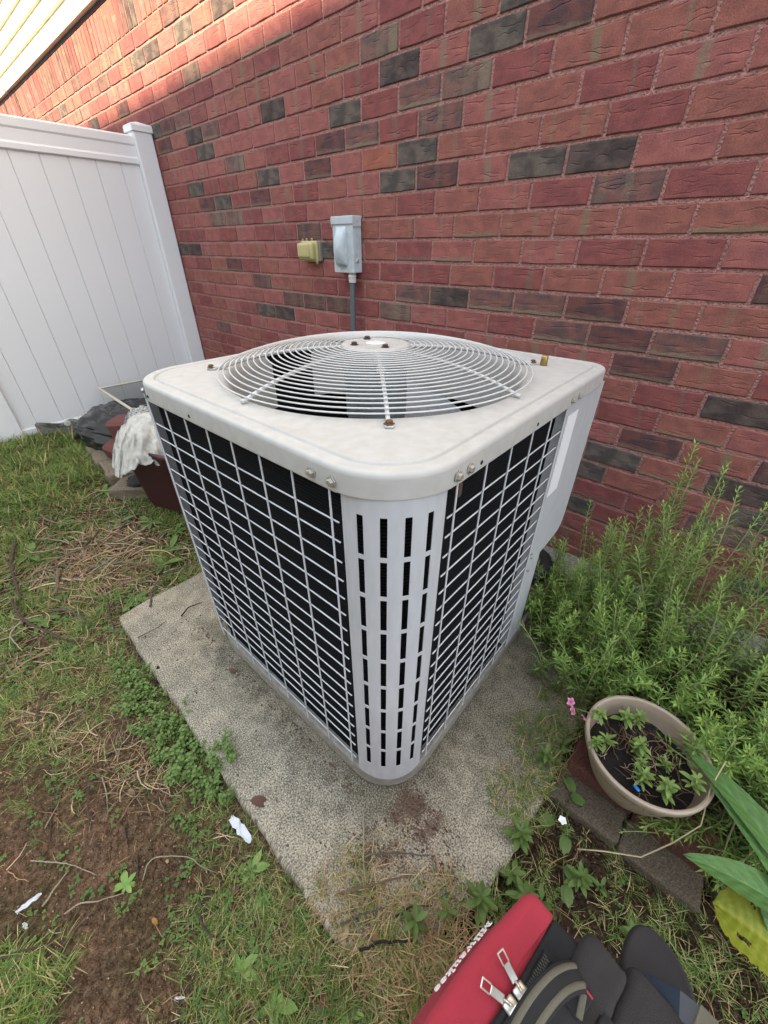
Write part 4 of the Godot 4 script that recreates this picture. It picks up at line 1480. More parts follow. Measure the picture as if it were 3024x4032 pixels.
# ------------------------------------------------------------------ rosemary
func sprig(sd: int, len: float, bend: float) -> ArrayMesh:
	var r := RandomNumberGenerator.new()
	r.seed = sd
	var m := mb(false)
	var pts := PackedVector3Array()
	var n := 14
	var ph := r.randf() * TAU
	for i in n + 1:
		var t := float(i) / n
		pts.append(Vector3(bend * pow(t, 1.6) + 0.012 * sin(t * 5.0 + ph) * t, len * t, 0.012 * sin(t * 4.0 + ph * 2.0) * t))
	for i in n:
		m.col = Color(0.20, 0.13, 0.075).lerp(Color(0.34, 0.40, 0.20), pow(float(i) / n, 1.5))
		m.tube(PackedVector3Array([pts[i], pts[i + 1]]), PackedFloat32Array([lerpf(0.0022, 0.0009, float(i) / n), lerpf(0.0022, 0.0009, float(i + 1) / n)]), 5, false)
	var y := len * 0.10
	var ang := r.randf() * TAU
	while y < len:
		var t := y / len
		var f := t * n
		var i := mini(int(f), n - 1)
		var p := pts[i].lerp(pts[i + 1], f - i)
		var d := (pts[i + 1] - pts[i]).normalized()
		var cnt := 3 if t > 0.8 else 2
		for k in cnt:
			var a := ang + TAU * k / cnt + r.randf_range(-0.4, 0.4)
			var o := Vector3(cos(a), 0, sin(a))
			var tip := sm(0.86, 1.0, t)
			var up := r.randf_range(0.25, 0.75) + tip * 1.1
			var dir := (o + d * up).normalized()
			var L := r.randf_range(0.022, 0.036) * lerpf(1.0, 0.55, tip)
			var W := r.randf_range(0.0017, 0.0024)
			var side := dir.cross(d).normalized()
			var b := r.randf()
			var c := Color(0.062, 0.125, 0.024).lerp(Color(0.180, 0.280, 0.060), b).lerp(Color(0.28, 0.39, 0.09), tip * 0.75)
			c = c * lerpf(0.55, 1.1, sm(0.1, 0.75, t))  # lower, older needles darkened, painting in the deeper shade inside the bush
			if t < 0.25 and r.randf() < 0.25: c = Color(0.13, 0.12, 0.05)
			var nn := side.cross(dir).normalized() * W * 0.35
			var droop := Vector3(0, -0.003 * r.randf(), 0)
			var a0 := p + dir * 0.001
			var m1 := p + dir * L * 0.5 + droop * 0.3
			var e := p + dir * L + droop
			m.col = c
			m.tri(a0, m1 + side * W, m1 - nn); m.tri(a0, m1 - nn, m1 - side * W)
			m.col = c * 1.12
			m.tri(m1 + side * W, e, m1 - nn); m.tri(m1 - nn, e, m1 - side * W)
		ang += 1.05
		y += r.randf_range(0.0075, 0.0125)
	return m.mesh()

func rosemary() -> void:
	var bush := thing("rosemary_bush", "tall green rosemary bush growing between the unit and the brick wall", "shrub")
	var m := vmat(0.55, Color(0.05, 0.09, 0.02))
	var lens := [0.22, 0.34, 0.48, 0.62]
	var vars := []
	for i in 4:
		var l := []
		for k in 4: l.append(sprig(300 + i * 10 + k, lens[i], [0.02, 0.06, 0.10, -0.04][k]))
		vars.append(l)
	var place := func(base: Vector3, tip: Vector3, roll: float) -> void:
		var d := tip - base
		var L := d.length()
		var i := 0
		while i < 3 and L > (lens[i] + lens[i + 1]) / 2: i += 1
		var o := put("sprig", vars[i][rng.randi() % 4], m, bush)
		var y := d.normalized()
		var x := y.cross(Vector3.BACK).normalized()
		o.transform = Transform3D(Basis(x, y, x.cross(y)).rotated(y, roll).scaled(Vector3.ONE * (L / lens[i])), base)
	var tips := [[3.42, 0.76, 0.22], [3.51, 0.72, 0.25], [3.60, 0.73, 0.25], [3.68, 0.71, 0.35], [3.24, 0.44, 0.20], [3.45, 0.43, 0.20], [3.41, 0.40, 0.28], [3.27, 0.38, 0.30], [3.51, 0.60, 0.30], [3.59, 0.61, 0.30], [3.68, 0.60, 0.35], [3.51, 0.47, 0.35], [3.41, 0.35, 0.40], [3.28, 0.28, 0.38], [3.63, 0.48, 0.45], [3.71, 0.52, 0.48], [3.72, 0.62, 0.45], [3.47, 0.66, 0.24], [3.55, 0.66, 0.27], [3.63, 0.66, 0.30], [3.78, 0.66, 0.30], [3.48, 0.55, 0.28], [3.36, 0.33, 0.33], [3.56, 0.54, 0.40], [3.64, 0.56, 0.38], [3.46, 0.50, 0.33]]
	for t in tips:
		var tip := Vector3(t[0], t[1], t[2])
		var base := Vector3(t[0] + 0.06 - 0.25 * (t[0] - 3.55) + rng.randf_range(-0.04, 0.04), 0.01, t[2] + rng.randf_range(0.0, 0.10))
		place.call(base, tip, rng.randf() * TAU)
	for k in 265:
		var x := rng.randf_range(3.26, 4.25)
		var z := rng.randf_range(0.18, 0.72)
		if x < 3.42: z = rng.randf_range(0.20, 0.58)
		if x > 3.84: z = rng.randf_range(0.18, 0.86)
		if k > 150:
			x = rng.randf_range(3.50, 4.15)
			z = rng.randf_range(0.50, 0.72)
		if k > 195:
			x = rng.randf_range(3.24, 3.55)
			z = rng.randf_range(0.28, 0.74 if x > 3.36 else 0.58)
		var h := lerpf(0.54, 0.34, sm(0.2, 0.75, z)) * rng.randf_range(0.65, 1.1) * lerpf(0.66, 1.0, sm(3.25, 3.5, x))
		var tip := Vector3(x + rng.randf_range(-0.05, 0.05), h, z + rng.randf_range(-0.03, 0.06))
		place.call(Vector3(x, 0.01, z - 0.03), tip, rng.randf() * TAU)
	for k in 44:
		var x := rng.randf_range(3.46, 4.15)
		var z := rng.randf_range(0.16, 0.50)
		var h := rng.randf_range(0.50, 0.70) * lerpf(0.9, 1.05, sm(3.4, 3.8, x)) * lerpf(1.0, 0.85, sm(0.2, 0.5, z))
		place.call(Vector3(x, 0.01, z), Vector3(x - 0.05 + rng.randf_range(-0.05, 0.05), h, z + rng.randf_range(0.0, 0.06)), rng.randf() * TAU)
	# low shoots that lean out over the bricks and round the pot
	for q in [[3.86, 0.90, 0.10], [3.83, 0.955, 0.10], [3.90, 0.93, 0.11], [3.95, 0.90, 0.13], [3.88, 0.86, 0.17], [3.92, 0.82, 0.22], [3.97, 0.84, 0.2], [3.78, 0.955, 0.09], [3.80, 0.70, 0.30], [3.72, 0.66, 0.28], [3.64, 0.655, 0.27], [3.57, 0.68, 0.24], [3.53, 0.72, 0.2], [3.49, 0.70, 0.17], [3.46, 0.66, 0.15], [3.86, 0.75, 0.28], [3.88, 0.68, 0.30], [3.43, 0.62, 0.2], [3.40, 0.60, 0.14], [3.93, 0.95, 0.09], [4.0, 0.93, 0.12], [3.84, 0.80, 0.24], [3.82, 0.92, 0.12], [4.05, 0.88, 0.2]]:
		place.call(Vector3(q[0] + 0.05, 0.02, q[1] - 0.20), Vector3(q[0], q[2] + 0.03, q[1]), rng.randf() * TAU)
		place.call(Vector3(q[0] + 0.09, 0.02, q[1] - 0.16), Vector3(q[0] + rng.randf_range(-0.03, 0.03), q[2], q[1] + rng.randf_range(-0.04, 0.02)), rng.randf() * TAU)

# ------------------------------------------------------------------ broad-leaved plant at the right edge
func broad_leaf_plant() -> void:
	var t := thing("broad_leaf_plant", "broad-leaved green plant with long pointed leaves right of the pot", "plant", Vector3(3.96, 0.03, 0.86))
	var m := vmat(0.5, Color(0.06, 0.10, 0.02))
	var g := [Color(0.050, 0.110, 0.028), Color(0.105, 0.200, 0.060)]
	var lf := [[Vector3(3.98, 0.24, 0.93), Vector3(3.755, 0.27, 0.785), 0.062, 0.25], [Vector3(3.99, 0.22, 0.97), Vector3(3.805, 0.275, 0.845), 0.045, 0.2], [Vector3(3.99, 0.20, 0.955), Vector3(3.80, 0.265, 1.015), 0.066, 0.3], [Vector3(4.02, 0.2, 0.86), Vector3(3.955, 0.30, 0.72), 0.06, 0.3], [Vector3(3.97, 0.16, 1.0), Vector3(3.90, 0.235, 0.95), 0.036, 0.3]]
	for q in lf:
		var b := mb(true)
		var d: Vector3 = q[1] - q[0]
		big_leaf(b, q[0] - t.position, d, q[2], q[3], g[0], g[1], 0.0)
		put("leaf", b.mesh(), m, t)
	var s := mb(true)
	s.col = Color(0.10, 0.16, 0.05)
	for q in lf:
		s.tube(PackedVector3Array([Vector3(0.02, -0.02, 0.02), Vector3(0.035, 0.1, 0.05), q[0] - t.position]), PackedFloat32Array([0.004, 0.003, 0.0025]), 6)
	put("stem", s.mesh(), m, t)
	# yellowing leaf in front
	var yt := thing("yellow_leaf", "large yellow-green leaf with brown holes above the grass at the right edge", "leaf", Vector3(4.00, 0.02, 1.025))
	var y := mb(true)
	big_leaf(y, Vector3(-0.015, 0.15, -0.005), Vector3(-0.115, 0.012, 0.0), 0.125, 0.25, Color(0.13, 0.17, 0.015), Color(0.27, 0.26, 0.03), 0.9)
	put("blade", y.mesh(), vmat(0.55, Color(0.12, 0.12, 0.01)), yt)
	var ys := mb(true)
	ys.col = Color(0.16, 0.17, 0.05)
	ys.tube(PackedVector3Array([Vector3(0.02, -0.02, -0.05), Vector3(0.02, 0.08, -0.03), Vector3(-0.015, 0.15, -0.005)]), PackedFloat32Array([0.003]), 6)
	put("stem", ys.mesh(), m, yt)

func big_leaf(m: MB, base: Vector3, d: Vector3, wid: float, curl: float, c0: Color, c1: Color, holes: float) -> void:
	var L := d.length()
	var dir := d / L
	var side := dir.cross(Vector3.UP).normalized()
	var nn := side.cross(dir).normalized()
	var nu := 44
	var nv := 28
	var pts := []
	for i in nu + 1:
		var t := float(i) / nu
		var w := wid * 0.5 * pow(sin(PI * pow(t, 0.72)), 0.75) + 0.0005
		if holes > 0.0: w = wid * 0.5 * pow(maxf(1.0 - pow(absf(t * 2.0 - 0.96), 2.6), 0.0), 0.5) * (1.0 + 0.03 * sin(t * 60.0))
		var row := PackedVector3Array()
		for j in nv + 1:
			var v := (float(j) / nv - 0.5) * 2.0
			var vein := sin((t * 9.0 - absf(v) * 1.6) * TAU * 0.9)
			var z := absf(v) * w * 0.28 + vein * 0.0011 * (1.0 - absf(v) * 0.6) - 0.0016 * exp(-v * v * 160.0) + 0.0015 * nz.get_noise_2d(t * 90 + L * 1000, v * 60)
			row.append(base + dir * L * t + side * w * v + nn * (z - curl * L * t * t * 0.35 + sin(t * PI) * L * 0.06))
		pts.append(row)
	for i in nu:
		for j in nv:
			var t := (i + 0.5) / nu
			var v := ((j + 0.5) / nv - 0.5) * 2.0
			var vein := 0.5 + 0.5 * sin((t * 9.0 - absf(v) * 1.6) * TAU * 0.9)
			var rib := exp(-v * v * 160.0)
			var c := c0.lerp(c1, 0.35 + 0.35 * nz.get_noise_2d(t * 30 + L * 700, v * 20) + 0.2 * vein + rib * 0.5)
			if holes > 0.0:
				var h1 := Vector2((t - 0.62) * 0.5, (v + 0.50) * 0.7).length()
				var h2 := Vector2((t - 0.55), (v - 0.64) * 0.35).length()
				h1 += 0.03 * nz.get_noise_2d(t * 120, v * 90); h2 += 0.03 * nz.get_noise_2d(t * 110, v * 80 + 50)
				if h1 < 0.030 or h2 < 0.026: continue
				if h1 < 0.050 or h2 < 0.045: c = Color(0.05, 0.03, 0.012)
				if absf(v) > 0.93 and nz.get_noise_2d(t * 40, 3) > 0.15: c = Color(0.06, 0.035, 0.015)
			m.col = c
			m.quad(pts[i][j], pts[i][j + 1], pts[i + 1][j + 1], pts[i + 1][j])

# ------------------------------------------------------------------ tool bag
func tool_bag() -> void:
	var t := thing("tool_backpack", "red and black fabric tool backpack with silver zip pulls standing on the grass", "backpack", Vector3(3.61, 0.0, 1.33), -0.13)
	var O := t.position
	var un := func(p: Vector3) -> Vector3: return t.basis.inverse() * (p - O)
	var red := grain(lin(0.50, 0.030, 0.055), 0.85, 30.0, 0.86, 0.03, 171, 0.14)
	red.rim_enabled = true
	red.rim = 0.25
	var blk := grain(lin(0.022, 0.021, 0.022), 0.85, 30.0, 0.7, 0.03, 173, 0.14)
	var grey := grain(lin(0.034, 0.029, 0.028), 0.88, 20.0, 0.75, 0.03, 175, 0.14)
	var cloth := fnoise(0.03, 177, FastNoiseLite.TYPE_SIMPLEX_SMOOTH, 2)
	var wr := func(p: Vector3, n: Vector3) -> Vector3: return p + n * (cloth.get_noise_3dv(p * 300.0) * 0.005 + (0.5 - absf(cloth.get_noise_3dv(p * Vector3(700, 500, 900)))) * 0.004)
	# front pocket: its face bulges outward below
	var pk := func(p: Vector3, n: Vector3) -> Vector3:
		var q := p + n * cloth.get_noise_3dv(p * 260.0) * 0.003
		if n.x < 0.2: q.x += 0.012 * pow(1.0 - sm(1.32, 1.48, q.z), 1.5)
		if n.x < 0.2: q.x -= 0.012 * sm(0.40, 0.28, q.y) * sm(1.33, 1.45, q.z)
		return q
	var a := mb(true)
	a.rbox(Vector3(3.602, 0.208, 1.650), Vector3(0.064, 0.385, 0.66), 0.021, 26, func(p: Vector3, n: Vector3) -> Vector3: return pk.call(p, n) - O)
	put("front_pocket", a.mesh(), red, t)
	var b := mb(true)
	b.rbox(Vector3(3.650, 0.203, 1.653), Vector3(0.050, 0.392, 0.656), 0.010, 22, func(p: Vector3, n: Vector3) -> Vector3: return wr.call(p, n) - O)
	put("front_gusset", b.mesh(), blk, t)
	var c := mb(true)
	c.rbox(Vector3(3.696, 0.212, 1.632), Vector3(0.058, 0.415, 0.65), 0.012, 24, func(p: Vector3, n: Vector3) -> Vector3: return wr.call(p, n) - O)
	put("main_compartment", c.mesh(), grey, t)
	var d := mb(true)
	d.rbox(Vector3(3.762, 0.205, 1.613), Vector3(0.084, 0.405, 0.66), 0.018, 24, func(p: Vector3, n: Vector3) -> Vector3: return wr.call(p, n) - O)
	put("back_compartment", d.mesh(), grey, t)
	# zips: tape and teeth
	for q in [[3.642, 0.4005, 0.010], [3.727, 0.4185, 0.012]]:
		var tp := mb()
		tp.box(Vector3(q[0], q[1], 1.66) - O, Vector3(0.026, 0.004, 0.59), Basis.IDENTITY, 0.001)
		var to := put("zip_tape", tp.mesh(), blk, t)
		var th := mb()
		for i in 150:
			var z := 1.375 + i * 0.0037
			for s in [-1, 1]:
				th.box(Vector3(q[0] + s * 0.0022, q[1] + 0.0030, z + (0.0018 if s > 0 else 0.0)) - O, Vector3(0.0042, 0.0024, 0.0020))
		tag(put("zip_teeth", th.mesh(), mat(lin(0.018, 0.018, 0.02), 0.35), to), "", "", "", "stuff")
		for s in [-1, 1]:
			var w := mb(true)
			w.tube(PackedVector3Array([Vector3(q[0] + s * q[2], q[1] + 0.002, 1.372) - O, Vector3(q[0] + s * q[2], q[1] + 0.0035, 1.5) - O, Vector3(q[0] + s * q[2], q[1] + 0.002, 1.95) - O]), PackedFloat32Array([0.0035]), 6)
			put("zip_welt", w.mesh(), blk, to)
	# silver zip pulls lying over the red pocket
	var silver := mat(lin(0.62, 0.59, 0.52), 0.28, 0.75)
	for q in [[Vector3(3.622, 0.408, 1.433), Vector3(3.583, 0.420, 1.421)], [Vector3(3.618, 0.408, 1.453), Vector3(3.579, 0.418, 1.463)]]:
		q[0] = un.call(q[0]) + O
		q[1] = un.call(q[1]) + O
		var dirv: Vector3 = (q[1] - q[0])
		var L := dirv.length()
		var x := dirv / L
		var z := x.cross(Vector3.UP).normalized()
		var bs := Basis(x, z.cross(x), z)
		var zp := mb()
		# frame with a window at the far end
		zp.box(q[0] + x * L * 0.45 - O, Vector3(L * 0.46, 0.0022, 0.0100), bs, 0.0008)
		zp.box(q[0] + x * L * 0.98 - O, Vector3(0.0022, 0.0022, 0.0120), bs, 0.0008)
		for s in [-1, 1]: zp.box(q[0] + x * L * 0.83 + z * s * 0.0049 - O, Vector3(L * 0.32, 0.0022, 0.0022), bs, 0.0008)
		put("zip_pull", zp.mesh(), silver, t)
		var sl := mb(true)
		sl.rbox(q[0] - O, Vector3(0.014, 0.006, 0.018), 0.0028, 5)
		sl.tube(PackedVector3Array([q[0] - z * 0.0 + x * -0.004 + Vector3(0, 0.002, 0) - O, q[0] + x * 0.002 + Vector3(0, 0.006, 0) - O, q[0] + x * 0.010 + Vector3(0, 0.002, 0) - O]), PackedFloat32Array([0.0018]), 6)
		put("zip_slider", sl.mesh(), silver, t)
	# carry handle with two khaki stripes
	var kh := grain(lin(0.17, 0.155, 0.11), 0.9, 30.0, 0.75, 0.03, 179, 0.1)
	var path := [Vector3(3.672, 0.424, 1.372), Vector3(3.658, 0.452, 1.392), Vector3(3.645, 0.478, 1.418), Vector3(3.634, 0.492, 1.455), Vector3(3.628, 0.496, 1.50), Vector3(3.626, 0.49, 1.56), Vector3(3.634, 0.46, 1.62), Vector3(3.66, 0.425, 1.66)]
	var cv := Curve3D.new()
	for i in path.size():
		var tg: Vector3 = (path[mini(i + 1, path.size() - 1)] - path[maxi(i - 1, 0)]) / 6.0
		cv.add_point(un.call(path[i]), t.basis.inverse() * -tg, t.basis.inverse() * tg)
	var strips := [["handle", 0.0, 0.016, 0.0040, blk], ["handle_stripe", -0.0085, 0.0045, 0.0052, kh], ["handle_stripe", 0.0085, 0.0045, 0.0052, kh]]
	for s in strips:
		var rb := mb(true)
		var rings := []
		var L := cv.get_baked_length()
		for i in 41:
			var p := cv.sample_baked(L * i / 40.0, true)
			var p2 := cv.sample_baked(minf(L * i / 40.0 + 0.004, L), true)
			var p0 := cv.sample_baked(maxf(L * i / 40.0 - 0.004, 0), true)
			var dd := (p2 - p0).normalized()
			var sd := Vector3(0.93, 0.05, 0.36); sd = (sd - dd * sd.dot(dd)).normalized()
			var u := sd.cross(dd).normalized()
			if u.y < 0: u = -u
			var r := PackedVector3Array()
			for j in 12:
				var an := TAU * j / 12
				r.append(p + sd * (s[1] + s[2] * cos(an)) + u * s[3] * sin(an))
			rings.append(r)
		rb.loft(rings, true, true, true)
		put(s[0], rb.mesh(), s[4], t)
	# patch, khaki loops and red piping where the handle is sewn on
	var pa := mb()
	pa.box(Vector3(3.676, 0.4235, 1.383) - O, Vector3(0.045, 0.004, 0.030), Basis(Vector3.UP, -0.1), 0.0015)
	put("handle_patch", pa.mesh(), blk, t)
	for xx in [3.660, 3.692]:
		var lp := mb()
		lp.box(Vector3(xx, 0.4255, 1.385) - O, Vector3(0.008, 0.004, 0.026), Basis(Vector3.UP, 0.25), 0.001)
		put("khaki_loop", lp.mesh(), kh, t)
	var pi := mb(true)
	pi.tube(PackedVector3Array([Vector3(3.655, 0.424, 1.369) - O, Vector3(3.676, 0.4262, 1.367) - O, Vector3(3.699, 0.424, 1.368) - O]), PackedFloat32Array([0.0014]), 6)
	put("red_piping", pi.mesh(), red, t)
	# padded shoulder strap folded out behind
	var wing := grain(lin(0.030, 0.025, 0.025), 0.9, 25.0, 0.7, 0.03, 181, 0.08)
	for lay in [[0.0, 0.0, 0.0], [0.010, -0.016, -0.034]]:
		var st := mb(true)
		var outl := [Vector2(3.728, 1.285), Vector2(3.718, 1.235), Vector2(3.726, 1.205), Vector2(3.748, 1.196), Vector2(3.775, 1.202), Vector2(3.800, 1.222), Vector2(3.815, 1.250), Vector2(3.812, 1.30), Vector2(3.775, 1.31)]
		var c2 := Vector2(3.765, 1.262)
		var rs := []
		for e in [[1.0, -0.010], [1.04, 0.0], [1.0, 0.010], [0.93, 0.013], [0.86, 0.010], [0.4, 0.010]]:
			var r := PackedVector3Array()
			for i in outl.size() * 4:
				var k := i / 4
				var n0: Vector2 = outl[(k + outl.size() - 1) % outl.size()]; var n1: Vector2 = outl[k]; var n2: Vector2 = outl[(k + 1) % outl.size()]; var n3: Vector2 = outl[(k + 2) % outl.size()]
				var p := n1.cubic_interpolate(n2, n0, n3, (i % 4) / 4.0)
				p = c2 + (p - c2) * e[0]
				r.append(Vector3(p.x + lay[0], 0.335 + e[1] + lay[2] + (1.30 - p.y) * -0.10, p.y + lay[1]) - O)
			r.reverse()
			rs.append(r)
		st.loft(rs, true, true, true)
		put("shoulder_strap", st.mesh(), wing, t)
	var zz := mb(true)
	zz.tube(PackedVector3Array([Vector3(3.727, 0.327, 1.204) - O, Vector3(3.752, 0.329, 1.199) - O, Vector3(3.790, 0.331, 1.212) - O, Vector3(3.812, 0.333, 1.245) - O]), PackedFloat32Array([0.0035]), 6)
	put("strap_welt", zz.mesh(), blk, t)
	# shiny dark webbing with its buckle
	var wb := mat(lin(0.025, 0.035, 0.055), 0.22)
	var web := mb()
	var ws := [Vector3(3.745, 0.36, 1.282), Vector3(3.778, 0.405, 1.278), Vector3(3.800, 0.412, 1.276), Vector3(3.822, 0.398, 1.276), Vector3(3.838, 0.35, 1.282), Vector3(3.842, 0.25, 1.29)]
	for i in ws.size() - 1:
		var p: Vector3 = ws[i]; var q: Vector3 = ws[i + 1]
		var w := Vector3(0.004, 0.0, 0.014)
		web.quad(p + w - O, q + w - O, q - w - O, p - w - O)
		var dn := Vector3(0, -0.002, 0)
		web.quad(p - w + dn - O, q - w + dn - O, q + w + dn - O, p + w + dn - O)
		web.quad(p + w + dn - O, q + w + dn - O, q + w - O, p + w - O)
	put("webbing", web.mesh(), wb, t)
	var kp := mb()
	kp.box(Vector3(3.803, 0.4155, 1.276) - O, Vector3(0.020, 0.004, 0.030), Basis(Vector3.BACK, 0.1), 0.001)
	put("khaki_tab", kp.mesh(), kh, t)
	var bk := mb(true)
	bk.tube(PackedVector3Array([Vector3(3.795, 0.420, 1.288) - O, Vector3(3.802, 0.424, 1.294) - O, Vector3(3.812, 0.420, 1.296) - O]), PackedFloat32Array([0.0026]), 6)
	put("buckle", bk.mesh(), silver, t)
	# lettering along the front of the pocket
	var tm := TextMesh.new()
	tm.text = "Milwaukee"
	var sf := SystemFont.new()
	sf.font_names = PackedStringArray(["Droid Serif"])
	sf.font_italic = true
	sf.font_weight = 700
	tm.font = sf
	tm.font_size = 64
	tm.pixel_size = 0.00033
	tm.depth = 0.0012
	var to2 := put("lettering", tm, mat(lin(0.80, 0.76, 0.72), 0.7), t)
	var face := Vector3(-0.945, 0.326, -0.06).normalized()
	var read := (Vector3(-0.06, 0, 1) - face * Vector3(-0.06, 0, 1).dot(face)).normalized()
	to2.transform = Transform3D(Basis(read, face.cross(read), face), Vector3(3.5640, 0.368, 1.455) - O)

# ------------------------------------------------------------------ sticks, litter
func stick_mesh(pts: Array, r0: float, r1: float, lift := 0.0) -> ArrayMesh:
	var cv := Curve3D.new()
	var n := pts.size() / 2
	var v := PackedVector3Array()
	for i in n:
		var x: float = pts[i * 2]; var z: float = pts[i * 2 + 1]
		v.append(Vector3(x, top_h(x, z) + r0 * 0.8 + 0.004 + (0.022 if x < 2.06 else 0.0) + lift * sin(PI * i / maxf(n - 1, 1)), z))
	for i in n:
		var tg := (v[mini(i + 1, n - 1)] - v[maxi(i - 1, 0)]) / 6.0
		cv.add_point(v[i] - v[0], -tg, tg)
	var L := cv.get_baked_length()
	var k := maxi(4, int(L / 0.012))
	var out := PackedVector3Array(); var rad := PackedFloat32Array()
	for i in k + 1:
		var p := cv.sample_baked(L * i / k, true)
		out.append(p + Vector3(nz.get_noise_1d(i * 7.0 + v[0].x * 900.0), 0.5 * nz.get_noise_1d(i * 5.0 + v[0].z * 700.0), nz.get_noise_1d(i * 6.0 + 300.0 + v[0].z * 800.0)) * r0 * 1.3)
		rad.append(lerpf(r0, r1, float(i) / k) * (1.0 + 0.25 * nz.get_noise_1d(i * 31.0 + v[0].x * 77.0)))
	var m := mb(true)
	m.tube(out, rad, 7)
	return m.mesh()

